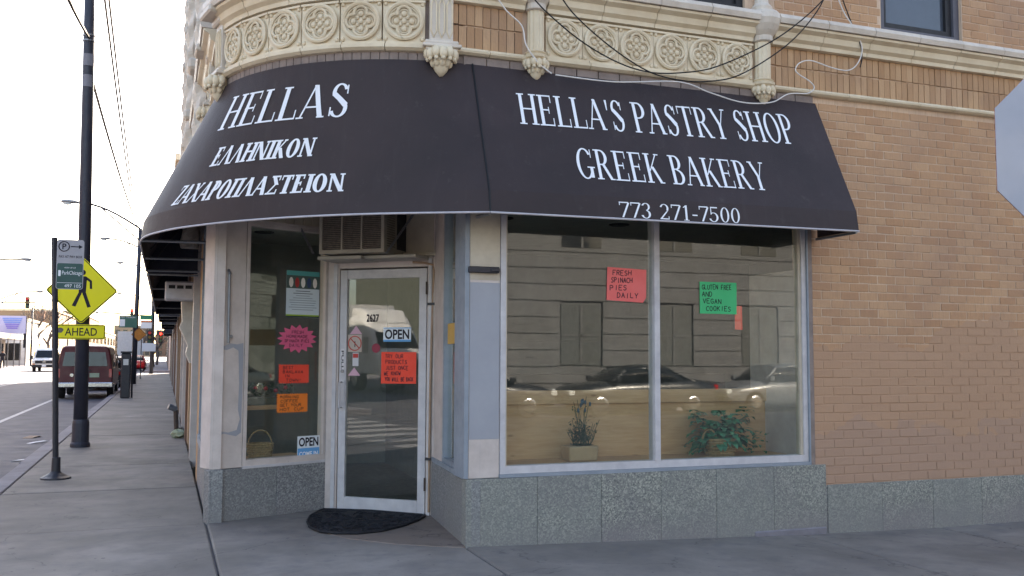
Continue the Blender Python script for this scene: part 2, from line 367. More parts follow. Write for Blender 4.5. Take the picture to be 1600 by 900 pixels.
# ------------------------------------------------------------------ lettering
def serif_glyph(ch, bold=0):
    """polygons (strips of quads) in a box of cap height 1; returns (width, [strip]) with strip = [(left pts),(right pts)]"""
    T = .135 + bold; h = .045 + bold*.45; se = .04 + bold*.4; q = []
    def bar(x0, x1, y0, y1): q.append([((x0,y0),(x1,y0)), ((x0,y1),(x1,y1))])
    def stem(x, serifs='tb', y0=0, y1=1, wd=None):
        wd = wd or T; bar(x, x+wd, y0, y1); e = .085
        if 'b' in serifs: bar(x-e, x+wd+e, 0, se)
        if 't' in serifs: bar(x-e, x+wd+e, 1-se, 1)
    def diag(x0, y0, x1, y1, wd): q.append([((x0,y0),(x0+wd,y0)), ((x1,y1),(x1+wd,y1))])
    def arc(cx, cy, rx, ry, a0, a1, tw=None, th=None, n=18):
        tw = T if tw is None else tw; th = h if th is None else th; st = []
        for i in range(n+1):
            a = math.radians(a0+(a1-a0)*i/n); c, s = math.cos(a), math.sin(a)
            st.append(((cx+(rx-tw)*c, cy+(ry-th)*s), (cx+rx*c, cy+ry*s)))
        q.append(st)
    def foot(x, top=False): bar(x-.11, x+.11, 1-se if top else 0, 1 if top else se)
    def beak(x, y0, y1): bar(x-h*.8, x, y0, y1)
    if ch in 'HΗ': stem(.1); stem(.62); bar(.1, .7, .49, .49+h); wd = .86
    elif ch in 'EΕ': stem(.1); bar(.1,.62,1-h,1); bar(.1,.66,0,h); bar(.1,.5,.49,.49+h); beak(.62,.76,1); beak(.66,0,.26); beak(.5,.4,.62); wd = .74
    elif ch == 'L': stem(.1); bar(.1,.64,0,h); beak(.64,0,.28); wd = .7
    elif ch in 'AΑ': diag(.06,0,.37,1,h*1.1); diag(.62,0,.33,1,T); bar(.16,.62,.31,.31+h); foot(.08); foot(.70); wd = .86
    elif ch == 'Λ': diag(.06,0,.37,1,h*1.1); diag(.62,0,.33,1,T); foot(.08); foot(.70); wd = .86
    elif ch == "'": q.append([((.06,.66),(.1,.66)), ((.03,1),(.13,1))]); wd = .2
    elif ch == 'S':
        arc(.31,.75,.24,.27,20,205, T*.8); arc(.31,.27,.26,.29,-160,25, T*.8)
        q.append([((.08,.66),(.2,.74)), ((.26,.5),(.36,.6)), ((.44,.3),(.57,.4))]); beak(.54,.7,.97); beak(.1,.03,.3); wd = .64
    elif ch in 'PΡ': stem(.1); arc(.32,.73,.31,.27,-90,90); bar(.1,.34,1-h,1); bar(.1,.34,.46,.46+h); wd = .68
    elif ch == 'R': stem(.1); arc(.32,.74,.29,.26,-90,90); bar(.1,.34,1-h,1); bar(.1,.34,.48,.48+h); diag(.62,0,.32,.5,T); foot(.72); wd = .84
    elif ch == 'B': stem(.1); arc(.32,.75,.27,.25,-90,90); arc(.34,.26,.32,.26,-90,90); bar(.1,.36,1-h,1); bar(.1,.36,.5,.5+h); bar(.1,.36,0,h); wd = .74
    elif ch in 'TΤ': stem(.31,'b'); bar(.04,.73,1-h,1); beak(.04+h*.8,.74,1); beak(.73,.74,1); wd = .77
    elif ch == 'Y': diag(.33,.44,.04,1,T); diag(.4,.44,.68,1,h); stem(.32,'b',0,.46); foot(.1,1); foot(.7,1); wd = .8
    elif ch in 'OΟ': arc(.42,.5,.38,.515,0,360,n=30); wd = .84
    elif ch == 'G': arc(.42,.5,.38,.515,38,322,n=26); stem(.62,'',.04,.4); bar(.5,.84,.4-se,.4); beak(.74,.7,.98); wd = .86
    elif ch in 'KΚ': stem(.1); diag(.2,.4,.62,1,h*1.2); diag(.62,0,.3,.56,T); foot(.72); foot(.66,1); wd = .84
    elif ch in 'NΝ': stem(.1,'tb',wd=h*1.2); stem(.7,'tb',wd=h*1.2); diag(.64,0,.06,1,T); wd = .9
    elif ch in 'IΙ': stem(.1); wd = .36
    elif ch in 'ZΖ': diag(.04,0,.5,1,T); bar(.08,.64,1-h,1); bar(.04,.66,0,h); beak(.08+h,.76,1); beak(.66,0,.24); wd = .7
    elif ch in 'XΧ': diag(.6,0,.06,1,T); diag(.06,0,.64,1,h*1.2); foot(.1); foot(.68); foot(.12,1); foot(.66,1); wd = .8
    elif ch == 'Π': stem(.1); stem(.6); bar(.1,.72,1-h,1); wd = .84
    elif ch == 'Σ': diag(.42,.5,.08,1,T); diag(.06,0,.42,.56,h*1.3); bar(.08,.64,1-h,1); bar(.04,.66,0,h); beak(.64,.74,1); beak(.66,0,.26); wd = .7
    elif ch == '7': bar(.04,.5,.93,1); diag(.16,0,.46,.95,T*.7); beak(.04+h,.78,1); wd = .54
    elif ch == '3': arc(.24,.76,.21,.25,-80,160,T*.7); arc(.24,.27,.24,.28,-165,85,T*.8); wd = .54
    elif ch == '2': arc(.25,.73,.22,.28,-35,165,T*.7); q.append([((.03,.04),(.12,.04)), ((.34,.52),(.45,.58))]); bar(.03,.48,0,.07); beak(.48,0,.2); wd = .54
    elif ch == '1': stem(.2,'b',wd=T*.75); diag(.08,.84,.22,1,h*1.6); wd = .5
    elif ch == '5': bar(.08,.44,.92,1); bar(.08,.08+h,.48,1); arc(.22,.31,.25,.32,-160,125,T*.75); wd = .54
    elif ch == '0': arc(.26,.5,.23,.51,0,360,T*.72,n=26); wd = .54
    elif ch == '-': bar(.04,.3,.33,.41); wd = .34
    elif ch == ' ': wd = .34
    else: wd = .4
    return wd, q
def serif_text(text, fn, bold=0, gap=.015):   # one mesh per word
    """fn(a, b, k) maps a in 0..1 along, b in 0..1 up, k = layer"""
    gl = [serif_glyph(c, bold) for c in text]; tot = sum(g[0]+gap for g in gl) - gap; x = 0; mb = MB(); k = 0; words = [mb]
    for ch, (wd, strips) in zip(text, gl):
        if ch in ' ': mb = MB(); words.append(mb)
        for st in strips:
            k += 1; o = len(mb.v)
            if len(st) == 2:      # refine long bars so that they follow a curved surface
                (a, b), (c, d) = st; st = [((a[0]+(c[0]-a[0])*i/4, a[1]+(c[1]-a[1])*i/4), (b[0]+(d[0]-b[0])*i/4, b[1]+(d[1]-b[1])*i/4)) for i in range(5)]
            for l, r in st:
                for p in (l, r): mb.v.append(tuple(fn((x+p[0])/tot, p[1], k % 7)))
            for i in range(len(st)-1): mb.f.append((o+2*i, o+2*i+1, o+2*i+3, o+2*i+2))
        x += wd + gap
    return words
STROKES = {   # one-line capitals on a 4 x 6 grid for handwriting
 'A':'0,0 2,6 4,0|1,2.3 3,2.3','B':'0,0 0,6 2.6,6 3.2,4.6 2.4,3.2 0,3.2|2.4,3.2 3.6,1.8 2.8,0 0,0','C':'4,5 2.6,6 .8,5.2 0,3 .8,.8 2.6,0 4,1',
 'D':'0,0 0,6 2.4,5.6 3.8,3 2.4,.4 0,0','E':'4,6 0,6 0,0 4,0|0,3.2 3,3.2','F':'4,6 0,6 0,0|0,3.2 2.8,3.2','G':'4,5 2.6,6 .8,5.2 0,3 .8,.8 2.6,0 4,1 4,2.8 2.4,2.8',
 'H':'0,0 0,6|4,0 4,6|0,3 4,3','I':'2,0 2,6','J':'3,6 3,1 2,0 .6,.8','K':'0,0 0,6|3.8,6 0,2.6|1.2,3.6 4,0','L':'0,6 0,0 3.6,0','M':'0,0 .4,6 2,2 3.6,6 4,0',
 'N':'0,0 0,6 4,0 4,6','O':'2,0 .4,1.2 0,3 .4,5 2,6 3.6,5 4,3 3.6,1.2 2,0','P':'0,0 0,6 2.8,6 3.8,4.6 2.8,3 0,3','R':'0,0 0,6 2.8,6 3.6,4.6 2.8,3.2 0,3.2|1.6,3.2 4,0',
 'S':'4,5.2 2.4,6 .6,5 1,3.6 3.2,2.6 3.8,1.2 2,0 0,.8','T':'0,6 4,6|2,6 2,0','U':'0,6 .2,1.2 2,0 3.8,1.2 4,6','V':'0,6 2,0 4,6','W':'0,6 1,0 2,4 3,0 4,6','Y':'0,6 2,3 4,6|2,3 2,0',
 '!':'2,6 2,2|2,.4 2,0','7':'0,6 4,6 1.4,0','8':'2,3.2 .4,4.6 2,6 3.6,4.6 2,3.2 0,1.6 2,0 4,1.6 2,3.2',' ':''}
def hand_lines(lines, fr, s0, s1, z0, z1, o, wpen=.004, jit=.35):
    wpen *= 1.5
    """lines = [(text, indent 0..1, width 0..1)] written down a paper"""
    nl = len(lines); lh = (z1-z0)/nl; out = []
    for i, (tx, ind, wid) in enumerate(lines):
        if not tx: continue
        mb = MB(); out.append(mb)
        zb = z1 - (i+1)*lh + lh*.18; ch = lh*.66; a0 = s0+(s1-s0)*ind; adv = (s1-s0)*wid/max(1, len(tx))
        for j, c in enumerate(tx):
            if c == ' ': mb = MB(); out.append(mb); continue
            st = STROKES.get(c, ''); dz = rnd.uniform(-.05, .05)*lh; sl = rnd.uniform(-.1, .25)
            for seg in [q for q in st.split('|') if q]:
                pts = [tuple(map(float, p.split(','))) for p in seg.split()]
                P = [(a0+adv*(j+(x/4)*.72+.0)+sl*adv*.3*y/6+rnd.uniform(-jit, jit)*adv*.06, zb+dz+ch*y/6+rnd.uniform(-jit, jit)*ch*.06) for x, y in pts]
                for (xa, za), (xb, zb2) in zip(P[:-1], P[1:]):
                    L = math.hypot(xb-xa, zb2-za) or 1; nx, nz = -(zb2-za)/L*wpen/2, (xb-xa)/L*wpen/2
                    k = len(mb.v); oo = o + .0002*(len(mb.f) % 5)
                    mb.v += [tuple(fr(xa+nx, za+nz, oo)), tuple(fr(xa-nx, za-nz, oo)), tuple(fr(xb-nx, zb2-nz, oo)), tuple(fr(xb+nx, zb2+nz, oo))]
                    mb.f.append((k, k+1, k+2, k+3))
    return out
def plain_text(text, fn, a0, a1, b0, b1, mirror=False, weight=0):
    """built-in sans face fitted into the box a0..a1, b0..b1; fn(a, b) -> point"""
    cu = bpy.data.curves.new('t', 'FONT'); cu.body = text; cu.size = 1; cu.offset = weight; cu.resolution_u = 3
    ob = bpy.data.objects.new('t', cu); COL.objects.link(ob); dg = bpy.context.evaluated_depsgraph_get(); dg.update()
    me = bpy.data.meshes.new_from_object(ob.evaluated_get(dg)); xs = [v.co.x for v in me.vertices]; ys = [v.co.y for v in me.vertices]
    x0, x1, y0, y1 = min(xs), max(xs), min(ys), max(ys); mb = MB()
    for v in me.vertices:
        a = (v.co.x-x0)/(x1-x0); a = 1-a if mirror else a
        mb.v.append(tuple(fn(a0+(a1-a0)*a, b0+(b1-b0)*(v.co.y-y0)/(y1-y0))))
    mb.f = [tuple(p.vertices) for p in me.polygons]
    bpy.data.objects.remove(ob); bpy.data.curves.remove(cu); bpy.data.meshes.remove(me); return mb

# ================================================================== the setting
def gz(x, y):                                   # the pavement falls gently towards the right
    return -.12*min(1, max(0, (x-2.25)/4.2)) if x > 2.25 else 0
g = MB(); g.box(-500, 500, -300, 900, -.6, -.2); tag(obj('ground', g, M['earth']), kind='structure')
rd = MB()
for x0, x1, y0, y1 in ((-13.6,-1.86,-120,500), (-1.86,140,-10.8,2.0), (-140,-13.6,-10.8,2.0), (-1.86,140,77,88), (-140,-13.6,77,88)):
    rd.box(x0, x1, y0, y1, -.3, -.15)
road = tag(obj('road', rd, M['asphalt']), kind='structure')
def painted(x0, x1, y0, y1): obj('lane_marking', MB().box(x0, x1, y0, y1, -.16, -.145), M['roadpaint'], road)
painted(-3.7, -3.58, 9, 74); painted(-7.6, -7.48, 9, 74); painted(-7.9, -7.78, 9, 74); painted(-3.7, -3.58, 92, 190); painted(-7.6, -7.48, 92, 190)
for i in range(9): painted(-12.6+i*1.2, -12.1+i*1.2, 3.2, 5.4)
base = MB()
base.box(-1.62, .36, 2.2, 76.8, -.3, -.03); base.box(.36, 60, 2.2, 7.3, -.3, -.16); base.box(.3, 2.3, 7.0, 9.6, -.3, -.03)
base.box(-17, -13.6, 88.2, 400, -.3, 0); base.box(-1.6, 12, 88.2, 400, -.3, 0); base.box(-30, 90, -16, -10.8, -.3, 0); base.box(-17, -13.6, 2.2, 76.8, -.3, 0); base.box(-80,-17,2.2,5,-.3,0); base.box(-80,-13.6,-16,-10.8,-.3,0)
sw = tag(obj('sidewalk', base, M['curbstone']), kind='structure')
def slab(x0, x1, y0, y1, m='concrete', poly=None):
    pts = poly or [(x0,y0),(x1,y0),(x1,y1),(x0,y1)]; n = len(pts); mb = MB(); e = .007
    cx = sum(p[0] for p in pts)/n; cy = sum(p[1] for p in pts)/n
    def ins(p, d): 
        vx, vy = cx-p[0], cy-p[1]; return (p[0]+math.copysign(d, vx), p[1]+math.copysign(d, vy))
    dz = rnd.uniform(-.004, .004)
    lo = [(*ins(p, e), gz(*p)-.06) for p in pts]; mi = [(*ins(p, e), gz(*p)-.012+dz) for p in pts]; hi = [(*ins(p, e+.014), gz(*p)+dz) for p in pts]
    mb.loft([lo, mi, hi]); return obj('paving_slab', mb, M[m], sw)
ys = [2.2, 3.9, 6.4] + [8.9+2.5*i for i in range(28)]
for a, b in zip(ys[:-1], ys[1:]): slab(-1.6, .39, a, min(b, 76.8))
xs = [.39, 2.25, 5.4, 6.97, 8.5, 10.1, 11.7, 13.3, 15]
for a, b in zip(xs[1:-1], xs[2:]):
    slab(a, b, 2.2, 4.9); slab(a, b, 4.9, 7.25)
slab(0, 0, 0, 0, poly=[(.39,2.2),(2.25,2.2),(2.25,4.9),(.39,4.9)])
slab(0, 0, 0, 0, poly=[(.39,4.9),(2.25,4.9),(2.25,7.6),(2.3,9.1),(1.55,9.5),(.39,8.95)])
def curb(x0, x1, y0, y1):
    obj('curb_stone', MB().hexa([(x0+.004,y0+.004,-.3),(x1-.004,y0+.004,-.3),(x1-.004,y1-.004,-.3),(x0+.004,y1-.004,-.3),(x0+.03,y0+.004,-.012),(x1-.004,y0+.004,-.004),(x1-.004,y1-.004,-.004),(x0+.03,y1-.004,-.012)]), M['curbstone'], sw, bevel=.01)
for i in range(30): curb(-1.86+rnd.uniform(-.012,.012), -1.605, 2.2+i*2.5, min(76.8, 4.7+i*2.5))
ef = [on_ground(u, v) for u, v in ((508,800),(478,812),(490,828),(540,842),(620,851),(690,855),(722,856),(735,853),(690,806),(668,797),(520,786))]
mb = MB(); mb.prism([(p.x, p.y) for p in ef], -.05, .006); obj('entry_floor', mb, M['entry'], sw, bevel=.004)

# ================================================================== the corner building
B = empty('corner_building', (2.2, 9.0, 0), 'two-storey buff brick corner building with cream terracotta bands and curved corner over the shop', 'building')
def P(name, mb, m, parent=B, **k): return obj(name, mb, M[m] if isinstance(m, str) else m, parent, **k)
def arcpts(o, n=14): return [FC(ARCLEN*i/n, 0, o) for i in range(n+1)]
TOP = 9.8; YB = 17.5
# second-storey core and the skin in front of it with its window openings
core = [(24,7.38)] + [(p.x, p.y) for p in arcpts(-.2)] + [(.6,YB),(24,YB)]
P('core', MB().prism(core, 3.06, TOP-.1), 'mortar')
UPW = [(3.36, 4.88, 4.61, 6.5), (6.42, 7.43, 4.61, 6.5), (9.6, 10.6, 4.61, 6.5), (12.6, 13.6, 4.61, 6.5)]
x = 2.2
for (a, b, z0, z1) in UPW:
    P('wall', MB().box(x, a, 7.195, 7.4, 3.84, TOP), 'mortar'); P('wall', MB().box(a, b, 7.195, 7.4, 3.84, z0-.02), 'mortar'); P('wall', MB().box(a, b, 7.195, 7.4, z1, TOP), 'brickup'); x = b
P('wall', MB().box(x, 24, 7.195, 7.4, 3.84, TOP), 'mortar')
c = MB(); ou, inn = arcpts(-.015), arcpts(-.22)
poly = [(p.x, p.y) for p in ou] + [(p.x, p.y) for p in reversed(inn)]
P('curved_wall', MB().prism(poly, 3.0, TOP), 'brickgrey')
P('wall', MB().box(.4, .6, 9.0, YB, 2.95, TOP), 'brickgrey')
P('wall', MB().box(5.52, 24, 7.195, 7.42, -.3, 3.838), 'mortar')           # brick wall right of the shop window
P('wall', MB().box(2.24, 5.52, 7.2, 7.42, 3.0, 3.838), 'beige')          # behind the awning
P('parapet', MB().box(2.2, 24, 7.1, 7.45, TOP, TOP+.4), 'terra')
P('roof_slab', MB().prism(core, TOP-.1, TOP), 'mortar')
for k, (a, b, z0, z1) in enumerate(UPW[:2]):
    fr = MB()
    for s0, s1, q0, q1 in ((a,a+.07,z0,z1),(b-.07,b,z0,z1),(a+.07,b-.07,z0,z0+.09),(a+.07,b-.07,z1-.07,z1)): fr.wbox(FR, s0, s1, q0, q1, -.15, -.05)
    wn = P('upper_window', fr, 'plastic' if k == 0 else mat('grey_window_frame', '#5b5a62', .5))
    P('pane', MB().wbox(FR, a+.06, b-.06, z0+.08, z1-.06, -.13, -.115), 'glassup', wn)
    P('sash', MB().wbox(FR, a+.07, a+.12, z0+.09, z1-.07, -.115, -.08).wbox(FR, b-.14, b-.07, z0+.09, z1-.07, -.115, -.08).wbox(FR, a+.12, b-.14, z0+.09, z0+.15, -.115, -.08), 'plastic', wn)
# bricks, each its own piece; the nearest 300 single, the rest joined
cells = []
def course(x0, x1, z, off, hgt=.07):
    s = x0 - off
    while s < x1-.02:
        a, b = max(x0, s), min(x1, s+.205)
        if b-a > .03: cells.append((a, b, z, z+hgt))
        s += .215
for i in range(45):
    z = .345 + i*.08
    if z+.07 > 3.9: break
    course(5.56, 9.6, z, .1075 if i % 2 else 0)
for i in range(7):
    for a, b in ((5.2, 6.41), (7.44, 9.58)): course(a, b, 4.625+i*.08, .1075 if i % 2 else 0)
def vis(cell):
    p = (Vector(((cell[0]+cell[1])/2, 7.18, (cell[2]+cell[3])/2)) - CAM); d = RM.transposed() @ p; u = CX+F*d.x/d.z; v = CY-F*d.y/d.z
    return (0 if (0 < u < 1600 and 0 < v < 900) else 100) + p.length
cells.sort(key=vis)
full = {}
rest = MB()
for k, (a, b, z0, z1) in enumerate(cells):
    pr = rnd.uniform(.001, .005); 
    if k < 300:
        key = (round(b-a, 2), k % 6)
        if key not in full:
            q = MB(); L = (b-a)/2; j = lambda: rnd.uniform(-.0022, .0022)
            q.hexa([(-L+j(),-.012+j(),-.035+j()),(L+j(),-.012+j(),-.035+j()),(L,.02,-.035),(-L,.02,-.035),(-L+j(),-.012+j(),.035+j()),(L+j(),-.012+j(),.035+j()),(L,.02,.035),(-L,.02,.035)])
            me = q.mesh('brick', bevel=.003); me.materials.append(M['brick']); full[key] = me
        o = link('brick', full[key], None, B); o.location = Vector(((a+b)/2, 7.195-pr+.010, (z0+z1)/2)) - Vector(B.location)
    else:
        rest.box(a+rnd.uniform(0,.003), b-rnd.uniform(0,.003), 7.193-pr, 7.21, z0+rnd.uniform(0,.003), z1-rnd.uniform(0,.003))
tag(P('brickwork', rest, 'brick'), kind='stuff')
# soldier bricks in the band between the two terracotta courses
sb = 0
for x0, x1 in ((5.125, 9.2), (2.09, 2.735)):
    x = x0
    while x < x1-.03:
        for z0, z1 in ((3.972, 4.155), (4.163, 4.335)):
            q = MB().box(x, min(x1, x+.062), 7.178+rnd.uniform(0,.006), 7.21, z0+rnd.uniform(0,.006), z1-rnd.uniform(0,.006)); P('soldier_brick', q, 'brickup')
        x += .069
for i in range(38):      # the grey course over the awning
    q = MB(); s0 = i*.075
    q.hexa([FC(s0,3.80,.0),FC(s0+.069,3.80,.0),FC(s0+.069,3.80,-.03),FC(s0,3.80,-.03),FC(s0,3.905,.0),FC(s0+.069,3.905,.0),FC(s0+.069,3.905,-.03),FC(s0,3.905,-.03)]); P('course_brick', q, 'brickgrey')
for i in range(17): P('course_brick', MB().box(2.2+i*.2, 2.2+i*.2+.19, 7.172, 7.21, 3.79, 3.905), 'brickgrey')

# ---- terracotta: ledge, string course, quatrefoils, colonnettes, corbels
LED = [(0,4.335),(.045,4.34),(.05,4.375),(.085,4.40),(.10,4.45),(.145,4.475),(.15,4.495),(.175,4.51),(.185,4.545),(.165,4.585),(.12,4.605),(0,4.612)]
STR = [(0,3.908),(.03,3.91),(.055,3.925),(.06,3.94),(.03,3.955),(.025,3.968),(0,3.97)]
RAIL = [(0,3.905),(.035,3.91),(.06,3.93),(.062,3.955),(.03,3.965),(.03,3.985),(0,3.99)]
def sweep(fr, s0, s1, prof, n=1, extra=0):
    mb = MB(); rings = []
    for i in range(n+1):
        s = s0+(s1-s0)*i/n; rings.append([fr(s, z, o+extra-.004) for o, z in prof] + [fr(s, prof[-1][1], -.1), fr(s, prof[0][1], -.1)])
    return mb.loft(rings)
FRs = lambda s, z, o=0: Vector((s, 7.18-o, z))
def stones(fr, a, b, prof, L, m, name, n=1, extra=0):
    k = max(1, round((b-a)/L))
    for i in range(k):
        P(name, sweep(fr, a+(b-a)*i/k+.003, a+(b-a)*(i+1)/k-.003, prof, n, extra+rnd.uniform(-.003, .003)), m, smooth=False)
lower = [p for p in LED if p[1] < 4.5]; lower = lower + [(0, 4.497)]
upper = [(0,4.5),(.17,4.502),(.185,4.545),(.165,4.585),(.12,4.605),(0,4.612)]
for fr, a, b in ((FRs, 2.0, 2.72), (FRs, 2.91, 4.93), (FRs, 5.13, 11.5), (FC, .02, 2.4)):
    n = 5 if fr is FC else 1
    stones(fr, a, b, lower, .52, 'terra', 'ledge_stone', n); stones(fr, a, b, upper, .52, 'terrawhite', 'ledge_cap', n)
stones(FRs, 5.12, 11.5, STR, .43, 'terra', 'string_stone'); stones(FRs, 2.09, 2.73, STR, .33, 'terra', 'string_stone')
stones(FRs, 2.9, 4.93, RAIL, .41, 'terra', 'rail_stone'); stones(FC, .28, 2.36, RAIL, .35, 'terra', 'rail_stone', 4)
# quatrefoil panel, built once around the origin (x along, y out is -y, z up)
def quatre(W):
    q = MB(); R0 = .152
    q.box(-W/2+.002, W/2-.002, -.012, .03, -.165, .165)
    circ = lambda r, yy, n=28: [(r*math.cos(2*PI*i/n), yy, r*math.sin(2*PI*i/n)) for i in range(n)]
    q.tube(circ(R0-.008, -.028), .017, 6, closed=True); q.tube(circ(R0-.03, -.02), .008, 5, closed=True)
    lob = []
    for k in range(4):
        ca, sa = math.cos(k*PI/2), math.sin(k*PI/2)
        for i in range(11):
            a = -PI*.62 + PI*1.24*i/10; lx, lz = .066+.054*math.cos(a), .054*math.sin(a)
            lob.append((lx*ca-lz*sa, -.026, lx*sa+lz*ca))
    q.tube(lob, .0125, 6, closed=True)
    lob2 = [(x*.8, -.018, z*.8) for x, _, z in lob]; q.tube(lob2, .006, 5, closed=True)
    for k in range(4):
        a = k*PI/2; q.ball((.062*math.cos(a), -.016, .062*math.sin(a)), (.026, .018, .026), 8, 5)
        a += PI/4; q.ball((.04*math.cos(a), -.02, .04*math.sin(a)), (.016, .014, .016), 6, 4)
        cx_, cz_ = math.copysign(W/2-.022, math.cos(a)), math.copysign(.143, math.sin(a)); q.ball((cx_, -.014, cz_), (.02, .016, .02), 6, 4)
    q.ball((0, -.022, 0), (.022, .014, .022), 8, 5)
    q.box(-W/2, W/2, -.034, .02, .152, .17)
    me = q.mesh('quatrefoil_panel'); me.materials.append(M['terra']); return me
qm = quatre(.337)
for i in range(6):
    o = link('quatrefoil_panel', qm, None, B); o.location = Vector((2.91+.337*(i+.5), 7.18, 4.15)) - Vector(B.location)
    s = .31+.342*(i+.5); p = FC(s, 4.15, .0); o = link('quatrefoil_panel', qm, None, B); o.location = p - Vector(B.location)
    o.rotation_euler = (0, 0, -s/AR_)
def corbel(c, nrm, sc=1.0):
    q = MB(); t = Vector((-nrm.y, nrm.x, 0)); c = Vector(c)
    for k in range(7):
        a = -PI/2 + PI*k/6; d = t*math.sin(a)*.098*sc + nrm*(math.cos(a)*.085*sc+.02); z = -.0 - .012*(k % 2)
        pp = c+d; q.ball((pp.x, pp.y, pp.z+z), (.032*sc, .032*sc, .045*sc), 7, 5); q.ball((pp.x+nrm.x*.012, pp.y+nrm.y*.012, pp.z-.048*sc), (.017*sc,)*3, 6, 4)
    for k in range(5):
        a = -PI/2.4 + PI/1.2*k/4; d = t*math.sin(a)*.06*sc + nrm*(math.cos(a)*.06*sc+.01); pp = c+d; q.ball((pp.x, pp.y, pp.z-.055*sc), (.028*sc, .028*sc, .045*sc), 6, 5)
    pr = [(.012*sc, -.16*sc), (.045*sc, -.12*sc), (.075*sc, -.05*sc), (.085*sc, .0), (.09*sc, .04*sc)]
    q.lathe(pr, c + nrm*.015, 12); return q
def colonnette(x, w, z0=3.985, z1=4.345):
    q = MB(); c = (x, 7.165, 0); ring = []
    for k in range(24): ring.append(((w*.5 - (.007 if k % 2 else 0))*math.cos(2*PI*k/24), (w*.5 - (.007 if k % 2 else 0))*math.sin(2*PI*k/24)))
    q.loft([[(x+a, 7.155+b, z0) for a, b in ring], [(x+a, 7.155+b, z1) for a, b in ring]])
    sh = P('colonnette', q, 'terra')
    P('colonnette_base', MB().lathe([(w*.55,3.925),(w*.72,3.94),(w*.75,3.96),(w*.58,3.972),(w*.66,3.985),(w*.52,4.0)], (x, 7.155, 0), 16), 'terra', sh, smooth=False)
    P('colonnette_cap', MB().lathe([(w*.5,4.335),(w*.62,4.345),(w*.62,4.39),(w*.85,4.43),(w*1.05,4.48),(w*1.1,4.5),(w*1.18,4.53),(w*1.12,4.58),(w*.95,4.61),(w*.6,4.62)], (x, 7.15, 0), 18), 'terrawhite', sh)
    P('corbel', corbel((x, 7.17, 3.9), Vector((0,-1,0)), .92), 'terra', sh, smooth=True)
    P('upper_shaft', MB().lathe([(w*.62,4.615),(w*.66,4.66),(w*.44,4.70),(w*.40,4.76),(w*.52,4.80),(w*.5,4.9),(w*.5,6.4)], (x, 7.155, 0), 14), 'terrawhite', sh)
colonnette(2.815, .14); colonnette(5.03, .15)
def pilaster(fr, s, w, nrm):
    q = MB(); q.wbox(fr, s-w/2, s+w/2, 3.985, 4.42, -.05, .06); pl = P('pilaster', q, 'terrawhite', bevel=.008)
    q = MB()
    for k in (-1, 0, 1):      # pointed sunk panels
        cx = s + k*w*.33; hw = w*.11
        pts = [(cx-hw,4.07),(cx,4.02),(cx+hw,4.07),(cx+hw,4.29),(cx,4.345),(cx-hw,4.29)]; q.tube([fr(a, b, .063) for a, b in pts], .007, 5, closed=True)
    P('niche_moulding', q, 'terra', pl)
    mo = MB()
    for zz, ex in ((3.985,.035),(3.955,.055),(3.93,.03)): mo.wbox(fr, s-w/2-ex, s+w/2+ex, zz-.022, zz+.006, -.04, .06+ex)
    P('pilaster_base', mo, 'terrawhite', pl, bevel=.006)
    mo = MB(); mo.wbox(fr, s-w/2-.03, s+w/2+.03, 4.40, 4.46, -.04, .1); mo.wbox(fr, s-w/2-.07, s+w/2+.07, 4.463, 4.53, -.04, .2); mo.wbox(fr, s-w/2-.05, s+w/2+.05, 4.533, 4.62, -.04, .18); P('pilaster_cap', mo, 'terrawhite', pl, bevel=.015)
    P('corbel', corbel(fr(s, 3.885, .03), nrm, 1.12), 'terra', pl, smooth=True)
    mo = MB(); mo.wbox(fr, s-w*.35, s+w*.35, 4.61, 7.5, -.04, .06); P('upper_shaft', mo, 'terrawhite', pl)
def nC(s): a = -PI/2-s/AR_; return Vector((math.cos(a), math.sin(a), 0))
pilaster(FC, .19, .185, nC(.19)); pilaster(FC, 2.46, .17, nC(2.46))
# left street face: second pilaster, mouldings and the two rope columns
FWy = lambda s, z, o=0: Vector((.4-o, s, z))
pilaster(FWy, 9.75, .17, Vector((-1,0,0)))
stones(FWy, 9.0, 17.4, lower, .6, 'terra', 'ledge_stone'); stones(FWy, 9.0, 17.4, upper, .6, 'terrawhite', 'ledge_cap'); stones(FWy, 9.0, 17.4, STR, .5, 'terra', 'string_stone')
def rope(y, x, r, z0, z1):
    q = MB(); n, m = 10, int((z1-z0)/.035); rings = []
    for i in range(m+1):
        z = z0+(z1-z0)*i/m; tw = z*9
        rings.append([(x+(r*(1+.2*math.cos(3*(2*PI*k/n)-tw*2)))*math.cos(2*PI*k/n), y+(r*(1+.2*math.cos(3*(2*PI*k/n)-tw*2)))*math.sin(2*PI*k/n), z) for k in range(n)])
    q.loft(rings); return P('rope_column', q, 'terrawhite')
rope(10.95, .32, .095, 3.1, 9.6); rope(13.3, .28, .11, 2.9, 9.6); rope(15.3, .27, .10, 2.9, 9.6); rope(17.2, .27, .10, 2.9, 9.6)
for y in (10.95, 13.3, 15.3, 17.2):
    for z in (4.62, 6.4, 8.2): P('column_band', MB().box(.15, .42, y-.16, y+.16, z, z+.13), 'terrawhite', bevel=.03)
for y in (11.6, 13.9, 15.9): 
    wn = P('upper_window', MB().box(.38, .5, y, y+1.1, 4.9, 7.2), 'glassup'); P('window_surround', MB().box(.3, .41, y-.14, y, 4.75, 7.4).box(.3, .41, y+1.1, y+1.24, 4.75, 7.4).box(.28, .41, y-.14, y+1.24, 7.4, 7.6), 'terrawhite', wn, bevel=.02)
